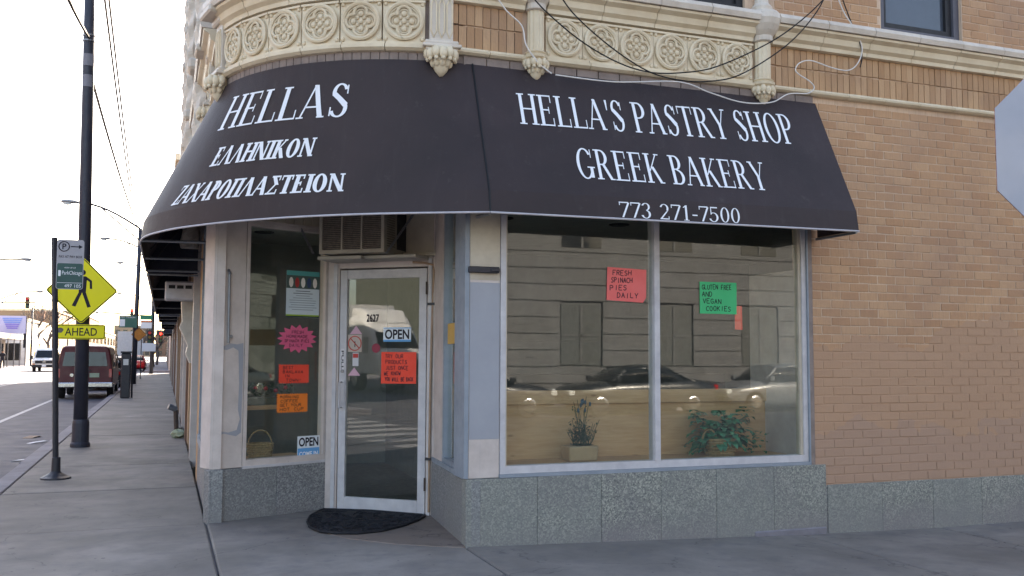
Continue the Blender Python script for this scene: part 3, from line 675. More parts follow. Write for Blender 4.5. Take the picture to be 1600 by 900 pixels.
# ================================================================== ground-floor shop front (parts of the building)
def gpanels(fr, cuts, z0, z1, o, m, th=.12, dz=0):
    for a, b in zip(cuts[:-1], cuts[1:]):
        P('granite_panel', MB().wbox(fr, a+.001, b-.001, z0, z1+rnd.uniform(-.002,.002), o-th, o+rnd.uniform(-.002,.002)), m, bevel=.003)
gpanels(FR, [2.25] + [px(FR, u, 790)[0] for u in (840, 940, 1033, 1120, 1210, 1292)], -.3, .52, 0, 'granite')
gpanels(FR, [5.685, 6.3, 6.9, 7.5, 8.1, 8.7, 9.3, 9.9, 10.5, 11.1], -.3, .333, -.004, 'granite')
gpanels(FS, [0, .72, 1.44], -.1, .505, .0, 'granite_g')
gpanels(FL, [0, px(FL, 432, 770)[0], 1.205], -.1, .462, 0, 'granite_g')
gpanels(FW, [80-11.9, 80-10.4, 80-8.905], -.1, .465, 0, 'granite_g')
P('grout_line', MB().wbox(FR, 2.27, 5.66, -.3, .5, -.2, -.012).wbox(FR, 5.66, 11.1, -.3, .328, -.2, -.0125), 'granite_g')
P('cracked_footing', MB().wbox(FR, 4.9, 5.66, -.3, -.035, -.1, .012), 'curbstone', bevel=.01)
# pier beside the big window
pr = P('pier', MB().wbox(FR, 2.275, 2.535, .522, 3.02, -.3, -.03), 'white', bevel=.004)
z_hi, z_lo = px(FR, 755, 441)[1], px(FR, 755, 687)[1]
P('cover_paint', MB().wbox(FR, 2.279, 2.531, z_lo, z_hi, -.04, -.0275), 'greypaint', pr)
P('upper_paint', MB().wbox(FR, 2.279, 2.531, z_hi+.02, 3.02, -.04, -.0278), 'beige', pr)
P('corner_trim', MB().wbox(FR, 2.235, 2.272, .524, 3.02, -.3, -.022), 'bluegrey', pr)
P('bar_latch', MB().wbox(FR, 2.26, 2.515, 2.155, 2.205, -.03, .01).wbox(FR, 2.44, 2.515, 2.165, 2.195, .01, .025), 'darkmetal', pr, bevel=.005)
def frame_rect(fr, s0, s1, z0, z1, t, o0, o1, m, name='window_frame', parent=B, b=None):
    q = MB(); b = b or t
    q.wbox(fr, s0, s0+t, z0, z1, o0, o1); q.wbox(fr, s1-t, s1, z0, z1, o0, o1); q.wbox(fr, s0+t, s1-t, z0, z0+b, o0, o1); q.wbox(fr, s0+t, s1-t, z1-t, z1, o0, o1)
    return P(name, q, m, parent)
wf = frame_rect(FR, 2.537, 5.497, .55, 3.0, .045, -.12, -.02, 'whitecool', 'shop_window', b=.06)
P('mullion', MB().wbox(FR, 3.932, 3.982, .61, 2.955, -.13, -.012), 'whitecool', wf)
P('glazing_bead', MB().wbox(FR, 5.425, 5.452, .61, 2.955, -.1, -.035).wbox(FR, 2.582, 2.597, .61, 2.955, -.1, -.035), 'beige', wf)
P('sill', MB().wbox(FR, 2.53, 5.52, .522, .549, -.14, -.004), 'bluegrey', wf)
P('pane', MB().wbox(FR, 2.575, 3.94, .60, 2.96, -.064, -.056), 'glass', wf); P('pane', MB().wbox(FR, 3.974, 5.46, .60, 2.96, -.064, -.056), 'glass', wf)
P('brick_return', MB().wbox(FR, 5.5, 5.557, .522, 3.2, -.15, -.004), 'brickgrey')
P('jamb_trim', MB().wbox(FR, 5.498, 5.512, .522, 3.0, -.1, -.001), 'bluegrey')
# recess side window
sw_ = frame_rect(FS, .40, 1.33, .55, 2.98, .04, -.1, -.02, 'bluegrey', 'side_window')
P('pane', MB().wbox(FS, .435, 1.295, .585, 2.945, -.064, -.056), 'glass', sw_)
P('sill', MB().wbox(FS, .0, 1.4, .508, .548, -.14, .0), 'bluegrey', sw_)
P('pier', MB().wbox(FS, 0, .398, .548, 3.02, -.12, -.015), 'white'); P('pier', MB().wbox(FS, 1.332, 1.405, .548, 3.02, -.12, -.012), 'bluegrey')
P('latch', MB().wbox(FS, 1.30, 1.34, 1.16, 1.25, -.03, .02).wbox(FS, 1.325, 1.335, 1.2, 2.0, -.02, .008), 'bluegrey', sw_)
# left pier with its scraped patch and iron rod
lp = P('pier', MB().wbox(FL, .02, .313, .465, 3.02, -.25, -.02), 'white', bevel=.004)
def blotch(fr, pts, o, m, parent, name):
    S_ = [px(fr, u, v) for u, v in pts]; n = len(S_); q = MB()
    q.v = [tuple(fr(a, b, o)) for a, b in S_] + [tuple(fr(a, b, o-.012)) for a, b in S_]
    q.f = [tuple(range(n))] + [(k, (k+1) % n, n+(k+1) % n, n+k) for k in range(n)]; P(name, q, m, parent)
blotch(FL, [(341,538),(352,541),(360,536),(372,538),(382,536),(381,590),(379,640),(378,676),(370,682),(352,678),(337,682),(338,660),(342,648),(340,600),(341,572)], -.0185, 'greypaint', lp, 'scraped_patch')
blotch(FL, [(348,546),(356,547),(366,543),(374,548),(375,600),(373,640),(376,655),(371,672),(358,676),(345,674),(341,668),(345,640),(347,600),(344,575)], -.017, 'white', lp, 'bare_patch')
a, b = px(FL, 359, 425), px(FL, 357, 536)
P('iron_rod', MB().tube([FL(a[0], a[1], .0), FL(b[0], b[1], .0)], .011, 8).tube([FL(a[0], a[1]+.02, -.02), FL(a[0], a[1]-.02, .012)], .014, 6).tube([FL(b[0]+.02, b[1]+.06, -.02), FL(b[0]+.02, b[1]+.06, .015)], .016, 6), 'steel', lp)
lw = frame_rect(FL, .316, 1.2, .462, 2.72, .034, -.12, -.012, 'white', 'left_window', b=.068)
P('pane', MB().wbox(FL, .34, 1.172, .525, 2.69, -.064, -.056), 'glass', lw); P('sill', MB().wbox(FL, .31, 1.204, .452, .474, -.02, .006), 'whitecool', lw)
ph = MB()
for i in range(12): ph.wbox(FL, .03+i*.098, .03+i*.098+.094, 2.73, 3.04, -.1, -.03)
P('head_boards', ph, 'beige')
P('head_rail', MB().wbox(FL, .0, 1.21, 2.722, 2.745, -.1, -.01), 'white')
# door and its frame
dfm = P('door_frame', MB().wbox(FD, -.13, -.005, 0, 2.43, -.12, -.01).wbox(FD, .935, 1.05, 0, 2.43, -.12, -.01).wbox(FD, -.005, .935, 2.335, 2.43, -.12, -.01), 'white', bevel=.004)
P('inner_stop', MB().wbox(FD, -.06, -.02, 0, 2.38, -.01, .006).wbox(FD, .955, .985, 0, 2.39, -.01, .006).wbox(FD, -.06, .985, 2.392, 2.412, -.01, .006), 'whitecool', dfm)
P('header', MB().wbox(FD, -.17, 1.08, 2.432, 2.468, -.1, .03), 'beige', bevel=.004)
P('transom_panel', MB().wbox(FD, -.17, 1.12, 2.47, 3.06, -.1, -.02), 'beige')
P('jamb_return', MB().hexa([FL(1.205,0,-.01),FD(-.13,0,-.012),FD(-.13,0,-.12),FL(1.205,0,-.12),FL(1.205,3.04,-.01),FD(-.13,3.04,-.012),FD(-.13,3.04,-.12),FL(1.205,3.04,-.12)]), 'whitecool')
P('jamb_return', MB().hexa([FD(1.05,0,-.01),FS(.0,0,-.005),FS(.0,0,-.12),FD(1.05,0,-.13),FD(1.05,3.04,-.01),FS(.0,3.04,-.005),FS(.0,3.04,-.12),FD(1.05,3.04,-.13)]), 'white')
dr = MB(); st = .078
dr.wbox(FD, .003, st, .012, 2.32, -.06, -.016); dr.wbox(FD, .925-st, .925, .012, 2.32, -.06, -.016); dr.wbox(FD, st, .925-st, .012, .13, -.06, -.016); dr.wbox(FD, st, .925-st, 2.232, 2.32, -.06, -.016)
door = P('door', dr, 'whitecool', bevel=.003)
P('door_glass', MB().wbox(FD, st-.01, .925-st+.01, .12, 2.24, -.044, -.036), 'glass', door)
P('threshold', MB().wbox(FD, -.02, .95, -.02, .011, -.12, .02), 'darkmetal')
hs = MB()
for u, v in ((667,450),(664,757)):
    s, z = px(FD, u, v); hs = MB().tube([FD(.931, z-.06, .002), FD(.931, z+.06, .002)], .009, 6); P('hinge', hs, 'rustyiron', door)
s0, z0 = px(FD, 536, 640); s1, z1 = px(FD, 543, 594)
P('door_pull', MB().wbox(FD, .012, .068, z0, z1, -.016, -.008).tube([FD(.04, z0+.02, -.01), FD(.04, z0+.02, .04), FD(.04, z1-.02, .04), FD(.04, z1-.02, -.01)], .01, 6), 'whitecool', door)
s0, z0 = px(FD, 536, 580); P('door_lock', MB().tube([FD(.042, z0, -.02), FD(.042, z0, -.004)], .018, 10), 'steel', door)
cp = [px(FD, u, v) for u, v in ((646,410),(664,411),(678,414),(679,424),(676,500),(673,600),(671.5,700),(670.5,800))]
P('conduit', MB().tube([FD(a, b, .012) for a, b in cp], .0115, 7), mat('tan_conduit', '#a98f79', .5, '#937963', 8), dfm)
for v in (475, 717):
    s, z = px(FD, 675 if v < 600 else 671, v); P('pipe_clip', MB().wbox(FD, s-.035, s+.035, z-.012, z+.012, .0, .027), 'darkmetal', dfm)
P('soffit', MB().prism([(.42,9.02),(1.5,9.48),(2.3,8.8),(2.36,8.6),(2.24,7.2)] + [(p.x, p.y) for p in arcpts(-.05)], 3.02, 3.055), 'beige')
# left street shop window (seen edge on)
q = MB()
for y in (9.05, 9.75, 10.45, 11.15, 11.75): q.wbox(FW, 80-y-.05, 80-y, .5, 2.95, -.1, -.0)
q.wbox(FW, 80-11.8, 80-9.0, .468, .56, -.12, .012); q.wbox(FW, 80-11.8, 80-9.0, 2.86, 2.96, -.12, .0)
lsw = P('street_window', q, 'bluegrey')
P('pane', MB().wbox(FW, 80-11.75, 80-9.05, .55, 2.87, -.06, -.052), 'glass', lsw)
P('corner_post', MB().wbox(FW, 80-9.04, 80-8.93, .468, 3.0, -.1, -.002), 'white')
P('side_pier', MB().wbox(FW, 80-12.5, 80-11.82, -.1, 3.0, -.3, -.002), 'brickup'); P('side_pier', MB().wbox(FW, 80-17.45, 80-16.9, -.1, 3.0, -.3, -.002), 'brickup'); P('side_pier', MB().wbox(FW, 80-14.6, 80-14.2, -.1, 3.0, -.3, .03), 'white')
P('side_door', MB().wbox(FW, 80-14.2, 80-13.2, -.1, 2.3, -.3, -.15), 'darkmetal'); P('side_wall', MB().wbox(FW, 80-13.2, 80-12.5, -.1, 3.0, -.3, -.1), 'bluegrey'); P('side_wall', MB().wbox(FW, 80-14.2, 80-13.2, 2.3, 3.0, -.3, -.12), 'bluegrey')
P('side_window', MB().wbox(FW, 80-16.9, 80-14.6, .5, 2.8, -.2, -.1), mat('side_shop_glass', '#23272c', .08, spec=.7)); P('bulkhead', MB().wbox(FW, 80-16.9, 80-14.6, -.1, .5, -.3, -.03), 'bluegrey'); P('side_wall', MB().wbox(FW, 80-16.9, 80-14.6, 2.8, 3.0, -.3, -.05), 'white')
# ---- the room behind the glass
P('room_floor', MB().prism([(.6,9.1),(1.5,9.5),(2.4,8.75),(2.4,7.4),(9,7.4),(9,13.2),(.6,13.2)], -.05, .002), 'roomfloor')
P('room_wall', MB().box(.55, 9, 13.1, 13.3, 0, 3.05), 'darkroom'); P('room_wall', MB().box(8.9, 9.0, 7.43, 13.1, 0, 3.05), 'darkroom')
P('room_ceiling', MB().prism([(.62,9.15),(1.5,9.6),(2.42,8.8),(2.42,7.43),(8.9,7.43),(8.9,13.1),(.62,13.1)], 2.98, 3.0), 'ceil')
for x, y in ((1.0,10.0),(1.2,10.8),(1.1,11.8),(3.4,9.6),(4.8,9.6)): P('recessed_light', MB().lathe([(.1,2.965),(.12,2.97),(.12,2.982)], (x,y,0), 14), 'plastic')
P('window_bed', MB().box(2.58, 5.5, 7.27, 7.86, .40, .585), 'pine')
WB = P('wood_partition', MB().box(2.6, 5.52, 7.86, 7.89, .58, 1.06), 'pine')
P('top_board', MB().box(2.6, 5.53, 7.835, 7.9, 1.062, 1.185), 'pine', WB, bevel=.004)
P('bay_side_wall', MB().box(5.5, 5.54, 7.3, 8.1, .5, 2.3), 'white')
P('left_bed', MB().hexa([FL(.33,.4,-.08),FL(1.19,.4,-.08),FL(1.1,.4,-.5),FL(.36,.4,-.5),FL(.33,.51,-.08),FL(1.19,.51,-.08),FL(1.1,.51,-.5),FL(.36,.51,-.5)]), 'pine')
P('display_shelf', MB().hexa([FL(.2,.96,-.35),FL(1.19,.96,-.35),FL(1.15,.96,-.62),FL(.25,.96,-.62),FL(.2,1.0,-.35),FL(1.19,1.0,-.35),FL(1.15,1.0,-.62),FL(.25,1.0,-.62)]), 'pine')
P('shop_counter', MB().box(3.2, 7.2, 11.2, 11.8, 0, 1.25), mat('counter_front', '#57524a', .5)); P('menu_board', MB().box(3.6, 6.4, 13.02, 13.09, 1.7, 2.6), mat('menu_board', '#7b7e76', .6))
P('inner_partition', MB().box(2.9, 3.0, 10.4, 13.0, 0, 2.98), mat('inner_partition', '#5a5c56', .8))

# ================================================================== awning
AW = empty('shop_awning', (2.27, 7.0, 2.586), 'black fabric awning with white lettering curving round the corner shop', 'awning')
ZT, ZC, ZB = 3.84, 2.757, 2.586
botp = [(2.291,6.754),(2.02,6.885),(1.733,7.03),(1.49,7.165),(1.266,7.31),(.94,7.56),(.639,7.855),(.41,8.12),(.223,8.39),(.07,8.63),(-.041,8.88),(-.13,9.11),(-.198,9.36),(-.235,9.62),(-.25,9.92)]
def interp(L, t):
    d = [0]
    for a, b in zip(L[:-1], L[1:]): d.append(d[-1]+math.hypot(b[0]-a[0], b[1]-a[1]))
    x = t*d[-1]
    for i in range(len(L)-1):
        if x <= d[i+1]+1e-9:
            k = (x-d[i])/(d[i+1]-d[i]); return Vector((L[i][0]+(L[i+1][0]-L[i][0])*k, L[i][1]+(L[i+1][1]-L[i][1])*k, 0))
    return Vector((*L[-1], 0))
for _ in range(2):      # round the traced bottom edge a little
    nb = [botp[0]]
    for a, b in zip(botp[:-1], botp[1:]): nb += [(a[0]*.75+b[0]*.25, a[1]*.75+b[1]*.25), (a[0]*.25+b[0]*.75, a[1]*.25+b[1]*.75)]
    botp = nb + [botp[-1]]
topp = [(2.27,7.165)] + [(p.x, p.y) for p in arcpts(.015, 30)] + [(.375, 9.15)]
YEND = 13.4
def aw_left(t, v, o=0):      # t 0..1 round the corner, 1..2 along the left street; v 0 top, 1 crease, >1 valance
    if t <= 1: a, b = interp(topp, t), interp(botp, t)
    else: a = Vector((.375, 9.15+(YEND-9.15)*(t-1), 0)); b = Vector((-.25, 9.92+(YEND-9.92)*(t-1), 0))
    c = b + (a-b).normalized()*.027
    if v <= 1: p = Vector((a.x+(c.x-a.x)*v, a.y+(c.y-a.y)*v, ZT+(ZC-ZT)*v))
    else: k = v-1; p = Vector((c.x+(b.x-c.x)*k, c.y+(b.y-c.y)*k, ZC+(ZB-ZC)*k))
    if o:
        e = 1e-3; p1 = aw_left(t+e if t < 1.999 else t-e, v); p2 = aw_left(t, v+e if v < 1.99 else v-e)
        nn = (p1-p).cross(p2-p).normalized()
        out = Vector((b.x-a.x, b.y-a.y, .25))
        if nn.dot(out) < 0: nn = -nn
        p = p + nn*o
    return p
XR = 5.611
def aw_right(a_, v, o=0):    # a 0..1 from the seam to the right end
    t = Vector((2.27+(XR-2.27)*a_, 7.165, ZT)); b = Vector((2.291+(XR-2.291)*a_, 6.754+(6.613-6.754)*a_, ZB)); c = Vector((b.x, b.y+.027, ZC))
    p = t+(c-t)*v if v <= 1 else c+(b-c)*(v-1)
    nn = Vector((0, -.895, .446)) if v <= 1 else Vector((0, -1, .15))
    return p + nn.normalized()*o
def grid(fn, ts, vs_, o, inner):
    mb = MB(); n = len(vs_)
    for t in ts:
        for v in vs_: mb.v.append(tuple(fn(t, v)))
    k = len(mb.v)
    for t in ts:
        for v in vs_: mb.v.append(tuple(fn(t, v, -inner)))
    for i in range(len(ts)-1):
        for j in range(n-1):
            a = i*n+j; mb.f.append((a, a+1, a+n+1, a+n)); mb.f.append((k+a, k+a+n, k+a+n+1, k+a+1))
    return mb
V0 = [0,.12,.24,.36,.48,.6,.72,.84,.93,.985,1.0]; V1 = [1.0,1.02,1.5,2.0]
tl = [i/48 for i in range(49)] + [1+i/8 for i in range(1, 9)]
def rip(fn):
    def g(t, v, o=0):
        return fn(t, v, o + .006*math.sin(7*t+3*v)*math.sin(PI*min(v, 1)) + .003*math.sin(23*t))
    return g
obj('canopy', grid(aw_left, tl, V0, 0, .006), M['awning'], AW, smooth=True, fix=False)
obj('valance', grid(aw_left, tl, V1, 0, .006), M['awning'], AW, smooth=True, fix=False)
tr_ = [i/14 for i in range(15)]
obj('canopy', grid(aw_right, tr_, V0, 0, .006), M['awning'], AW, fix=False)
obj('valance', grid(aw_right, tr_, V1, 0, .006), M['awning'], AW, fix=False)
e = [aw_right(1, 0), aw_right(1, 1), aw_right(1, 2)]
obj('end_panel', MB().prism([(0,0)]*3, 0, 1) if False else MB().add([(p.x+dx, p.y, p.z) for dx in (-.004, .0) for p in (*e, Vector((XR, 7.165, ZB)))], [(0,1,2,3),(7,6,5,4),(0,4,5,1),(1,5,6,2),(2,6,7,3),(3,7,4,0)]), M['awning'], AW)
obj('piping', MB().tube([aw_left(t, 2, .004)-Vector((0,0,.008)) for t in tl], .009, 6), M['piping'], AW, smooth=True)
obj('piping', MB().tube([aw_right(t, 2, .004)-Vector((0,0,.008)) for t in tr_], .009, 6), M['piping'], AW, smooth=True)
e = [aw_left(2, 0), aw_left(2, 1), aw_left(2, 2), Vector((.39, YEND, ZB))]; obj('end_panel', MB().add([(p.x, p.y+d, p.z) for d in (-.006, .006) for p in e], [(0,1,2,3),(7,6,5,4),(0,4,5,1),(1,5,6,2),(2,6,7,3),(3,7,4,0)]), M['awning_in'], AW)
obj('seam', MB().tube([aw_right(0, v, .004) for v in V0+V1[1:]], .008, 6), M['cableb'], AW)
bars = MB().tube([(5.6, 7.17, 2.57), (5.6, 6.63, 2.57)], .013, 6); obj('frame_bar', bars, M['steel'], AW)
obj('frame_bar', MB().tube([(2.32, 7.16, 2.6), (2.3, 6.77, 2.575)], .014, 6), M['steel'], AW)
for y in (9.6, 11.4, 13.1): obj('frame_bar', MB().tube([(.4, y, 2.575), (-.235, y+.06, 2.575)], .016, 6), M['steel'], AW); obj('strut', MB().tube([(.39, y+.1, 3.5), (-.18, y+.1, 2.68)], .011, 6), M['darkmetal'], AW)
def cloth_text(name, tx, fn, bold=0):
    for wd in serif_text(tx, fn, bold): obj(name, wd, M['letter'], AW, fix=False)
ur = lambda x: (x-2.28)/(XR-2.28)
cloth_text('lettering', "HELLA'S PASTRY SHOP", lambda a, b, k: aw_right(ur(2.615+(5.245-2.615)*a), (.463-.035*a)+((.209-.06*a)-(.463-.035*a))*b, .004+k*.0004))
cloth_text('lettering', "GREEK BAKERY", lambda a, b, k: aw_right(ur(3.04+(4.795-3.04)*a), .868+(.625-.868)*b, .004+k*.0004))
cloth_text('lettering', "773 271-7500", lambda a, b, k: aw_right(ur(3.345+(4.45-3.345)*a), 1.96+(1.22-1.96)*b, .004+k*.0004))
def left_uv(u, v):     # pixel -> (t, v) on the curved canopy by a search
    best = None
    for i in range(0, 101):
        for j in range(0, 41):
            p = aw_left(i/100, j/40); d = RM.transposed() @ (p-CAM); e = (CX+F*d.x/d.z-u)**2 + (CY-F*d.y/d.z-v)**2
            if best is None or e < best[0]: best = (e, i/100, j/40)
    _, t0, v0 = best; st = .01
    for _ in range(24):
        for dt, dv in ((st,0),(-st,0),(0,st),(0,-st)):
            t1, v1 = min(1, max(0, t0+dt)), min(1, max(0, v0+dv)); p = aw_left(t1, v1); d = RM.transposed() @ (p-CAM); e = (CX+F*d.x/d.z-u)**2 + (CY-F*d.y/d.z-v)**2
            if e < best[0]: best = (e, t1, v1)
        if (best[1], best[2]) == (t0, v0): st *= .6
        t0, v0 = best[1], best[2]
    return t0, v0
def left_line(tx, BL, TL, BR, TR, bold):
    c = [left_uv(*q) for q in (BL, TL, BR, TR)]
    def fn(a, b, k):
        l = [c[0][i]+(c[1][i]-c[0][i])*b for i in (0, 1)]; r = [c[2][i]+(c[3][i]-c[2][i])*b for i in (0, 1)]
        return aw_left(l[0]+(r[0]-l[0])*a, l[1]+(r[1]-l[1])*a, .004+k*.0004)
    cloth_text('lettering', tx, fn, bold)
left_line('HELLAS', (340,205), (366,152), (545,182), (552,131), .01)
left_line('ΕΛΛΗΝΙΚΟΝ', (327,261), (344,231), (488,244), (497,215), .1)
left_line('ΖΑΧΑΡΟΠΛΑΣΤΕΙΟΝ', (267,322), (288,291), (537,299), (541,271), .1)
# ================================================================== things on and around the shop front
# window air conditioner over the door
A0, A1, AZ0, AZ1, AO = .03, .70, 2.432, 2.90, .45
ac = empty('air_conditioner', FD(.36, AZ0, .2), 'old grey window air conditioner with rusty louvres over the shop door', 'air conditioner')
obj('casing', MB().wbox(FD, A0, A1, AZ0, AZ1, -.1, AO-.02), mat('ac_casing', '#97907f', .55, '#77726a', 6, stain=('#6a5a4c', 9, .66)), ac, bevel=.006)
fm = MB(); fm.wbox(FD, A0, A0+.03, AZ0, AZ1, AO-.02, AO); fm.wbox(FD, A1-.03, A1, AZ0, AZ1, AO-.02, AO); fm.wbox(FD, A0+.03, A1-.03, AZ0, AZ0+.035, AO-.02, AO); fm.wbox(FD, A0+.03, A1-.03, AZ1-.03, AZ1, AO-.02, AO)
for s in (A0+.235, A0+.44): fm.wbox(FD, s-.008, s+.008, AZ0+.035, AZ1-.03, AO-.02, AO)
obj('louvre_gap_shade', MB().wbox(FD, A0+.02, A1-.02, AZ0+.02, AZ1-.02, AO-.021, AO-.0185), M['plastic'], ac)  # dark sheet painting the shade in the gaps behind the louvres
obj('front_frame', fm, mat('ac_frame', '#a39c8e', .5, '#8b8478', 6, stain=('#7a5a44', 12, .64)), ac)
for i in range(22):
    z = AZ0+.045+i*.0175
    obj('louvre', MB().wbox(FD, A0+.03, A1-.03, z, z+.010, AO-.018, AO-.006), mat('ac_louvre', '#756c60', .6, '#544b42', 25) if i == 0 else bpy.data.materials['ac_louvre'], ac)
sv = MB()
sv_f = frame(tuple(FD(A1, 0, AO).xy), tuple(FD(A1, 0, -.1).xy))
for i in range(16): obj('side_louvre', MB().wbox(sv_f, .06, .22, AZ0+.06+i*.022, AZ0+.072+i*.022, -.002, .004), bpy.data.materials['ac_louvre'], ac)
obj('side_opening', MB().wbox(sv_f, .27, .47, AZ0+.05, AZ1-.05, -.004, .003), M['plastic'], ac)
obj('support_bracket', MB().wbox(FD, -.04, .42, AZ0-.045, AZ0-.012, -.02, .36).wbox(FD, .4, .95, AZ0-.04, AZ0-.01, .0, .3), mat('bracket_paint', '#a7a196', .5), ac, bevel=.004)
for (u0, v0), (u1, v1), o0 in (((443,338),(490,396),.02), ((656,335),(605,395),.02)):
    s0, z0 = px(FD, u0, v0, .1); s1, z1 = px(FD, u1, v1, .42); pts = []
    a, b = FD(s0, z0+.15, o0), FD(s1, z1, .43); n = 26; ch = MB()
    for k in range(n):
        p = a+(b-a)*(k/n); q = a+(b-a)*((k+1.15)/n); t = (q-p).normalized(); sd_ = t.cross(Vector((0,0,1))).normalized() if k % 2 else t.cross(t.cross(Vector((0,0,1)))).normalized()
        ch.tube([p+sd_*.008, q+sd_*.008, q-sd_*.008, p-sd_*.008], .0055, 5, closed=True)
    o = obj('support_chain', ch, M['steel']); tag(o, 'left steel chain holding the air conditioner' if u0 < 500 else 'right steel chain holding the air conditioner by the pier', 'chain', 'chains holding the air conditioner')
pb = FD(.33, 3.0, .25); lamp = empty('globe_light', pb, 'frosted globe lamp under the soffit above the air conditioner', 'lamp')
obj('globe', MB().ball((pb.x, pb.y, pb.z-.075), .075, 12, 8), mat('frosted_globe', '#c9cbbb', .3), lamp, smooth=True); obj('cap', MB().lathe([(.05,-.03),(.06,0),(.06,.02)], pb, 12), M['steel'], lamp)
# doormat
half = [on_ground(u, v, .008) for u, v in ((506,797),(500,799),(484,808),(480,817),(484,825),(500,832),(525,835),(559,835),(597,831),(631,822.5),(653,814),(664,808),(659,806),(581,799.5))]
mid = sum(half, Vector((0,0,0)))/len(half); dm = empty('doormat', (mid.x, mid.y, .008), 'black half-round rubber doormat in front of the shop door', 'doormat')
obj('mat_base', MB().prism([(p.x, p.y) for p in half], .007, .016), M['rubber'], dm)
rim = [Vector((p.x, p.y, .018)) for p in half]; obj('rim', MB().tube(rim, .011, 6, closed=True), M['rubber'], dm)
rb = MB()
for i in range(260):
    k_ = rnd.randrange(len(half)); a_, b_ = half[k_], half[(k_+1) % len(half)]; f1, f2 = math.sqrt(rnd.random())*.93, rnd.random(); p = mid + ((a_+(b_-a_)*f2)-mid)*f1; th = rnd.uniform(0, PI); l = rnd.uniform(.02, .05)
    rb.tube([(p.x-l*math.cos(th), p.y-l*math.sin(th), .017), (p.x, p.y, .02), (p.x+l*math.cos(th), p.y+l*math.sin(th), .017)], .006, 4)
tag(obj('tread_ribs', rb, M['rubber'], dm), kind='stuff')
# paper notices taped to the glass
def notice(name, fr, u0, v0, u1, v1, colr, label, lines=None, o=-.05, pen=.004, shape=None, cat='notice', group='paper notices on the glass'):
    s0, z1 = px(fr, u0, v0, o); s1, z0 = px(fr, u1, v1, o); e = empty(name, fr((s0+s1)/2, z0, o), label, cat, group)
    if shape == 'zig':
        pts = []; n, m = 13, 8; t = .006
        for i in range(n*2): pts.append((s0+(s1-s0)*i/(n*2), z0 + (t if i % 2 else -t)))
        for i in range(m*2): pts.append((s1 + (t if i % 2 else -t), z0+(z1-z0)*i/(m*2)))
        for i in range(n*2): pts.append((s1-(s1-s0)*i/(n*2), z1 + (t if i % 2 else -t)))
        for i in range(m*2): pts.append((s0 + (t if i % 2 else -t), z1-(z1-z0)*i/(m*2)))
    elif shape == 'burst':
        pts = []; n = 15
        for i in range(n*2):
            a = 2*PI*i/(n*2)+.2; k = 1.0 if i % 2 == 0 else .74; pts.append(((s0+s1)/2+(s1-s0)/2*k*math.cos(a), (z0+z1)/2+(z1-z0)/2*k*math.sin(a)))
    elif shape == 'tri': pts = [(s0,z0),(s1,z0),((s0+s1)/2,z1)]
    elif shape == 'curl': pts = [(s0-.003,z0+.004),(s1-.035,z0-.012),(s1-.004,z0+.03),(s1,z1-.012),(s0+.006,z1)]
    else: pts = [(s0,z0),(s1,z0+rnd.uniform(-.003,.003)),(s1+rnd.uniform(-.003,.003),z1),(s0,z1)]
    n = len(pts); q = MB(); q.v = [tuple(fr(a, b, o+.0015)) for a, b in pts] + [tuple(fr(a, b, o)) for a, b in pts]
    q.f = [tuple(range(n)), tuple(range(n, 2*n))[::-1]] + [(k, n+k, n+(k+1) % n, (k+1) % n) for k in range(n)]
    obj('paper', q, colr, e)
    for ln in hand_lines(lines or [('', 0, 1)], fr, s0+(s1-s0)*.06, s1-(s1-s0)*.05, z0+(z1-z0)*.05, z1-(z1-z0)*.05, o+.002, pen): obj('handwriting', ln, M['ink'], e, fix=False)
    return e, s0, s1, z0, z1
pinkp = mat('salmon_paper', '#e8706c', .7, '#e06560', 4); greenp = mat('green_paper', '#35b877', .7, '#30ad6f', 4); redp = mat('red_orange_paper', '#f0503c', .7, '#e64832', 4)
oranp = mat('orange_paper', '#ee8032', .7, '#e5762a', 4); burst = mat('pink_paper', '#dd6285', .7, '#d25a7c', 4); yelp = mat('yellow_paper', '#cfa75e', .7)
notice('paper_notice', FR, 948, 417, 1010, 471, pinkp, 'salmon paper notice reading fresh spinach pies daily on large window', [('FRESH',.1,.55),('SPINACH',.05,.62),('PIES',.02,.5),('DAILY',.22,.62)], o=-.054, pen=.0045, shape='curl')
notice('paper_notice', FR, 1093, 440, 1151, 491, greenp, 'green paper notice reading gluten free and vegan cookies on large window', [('GLUTEN FREE',0,.92),('AND',0,.34),('VEGAN',.03,.58),('COOKIES',.12,.78)], o=-.054, pen=.0045)
notice('paper_notice', FR, 1148, 478, 1160, 515, redp, 'narrow red paper strip low on the right pane', o=-.069)
notice('paper_notice', FL, 436, 570, 482, 598, redp, 'red-orange zigzag-edged notice about best baklava on left window', [('BEST',.08,.4),('BAKLAVA',.08,.78),('IN',.14,.2),('TOWN!',.2,.6)], pen=.003, shape='zig')
notice('paper_notice', FL, 433, 616, 480, 643, oranp, 'orange zigzag-edged notice about morning coffee on left window', [('MORNING',.04,.7),('COFFEE',.06,.66),('GET YOUR',.04,.8),('HOT CUP',.04,.9)], pen=.003, shape='zig')
notice('paper_notice', FL, 433, 506, 495, 552, burst, 'pink starburst notice about spinach pies daily on left window', [('',0,.1),('FRESH',.34,.34),('HOMEMADE',.2,.6),('SPINACH PIES',.14,.7),('DAILY',.28,.38),('',0,.1)], pen=.0028, shape='burst')
e, s0, s1, z0, z1 = notice('paper_notice', FD, 596, 550, 650, 600, redp, 'bright red handwritten thank-you notice on the door glass', [('TRY OUR',.06,.6),('PRODUCTS',.08,.7),('JUST ONCE',.08,.74),('WE KNOW',.03,.55),('YOU WILL BE BACK',.06,.92)], o=-.034, pen=.0038)
notice('paper_notice', FS, 699, 506, 713, 537, yelp, 'small yellow notice on the recess side window', o=-.054)
notice('paper_notice', FS, 715, 549, 724, 600, redp, 'red paper strip on the recess side window', o=-.054)
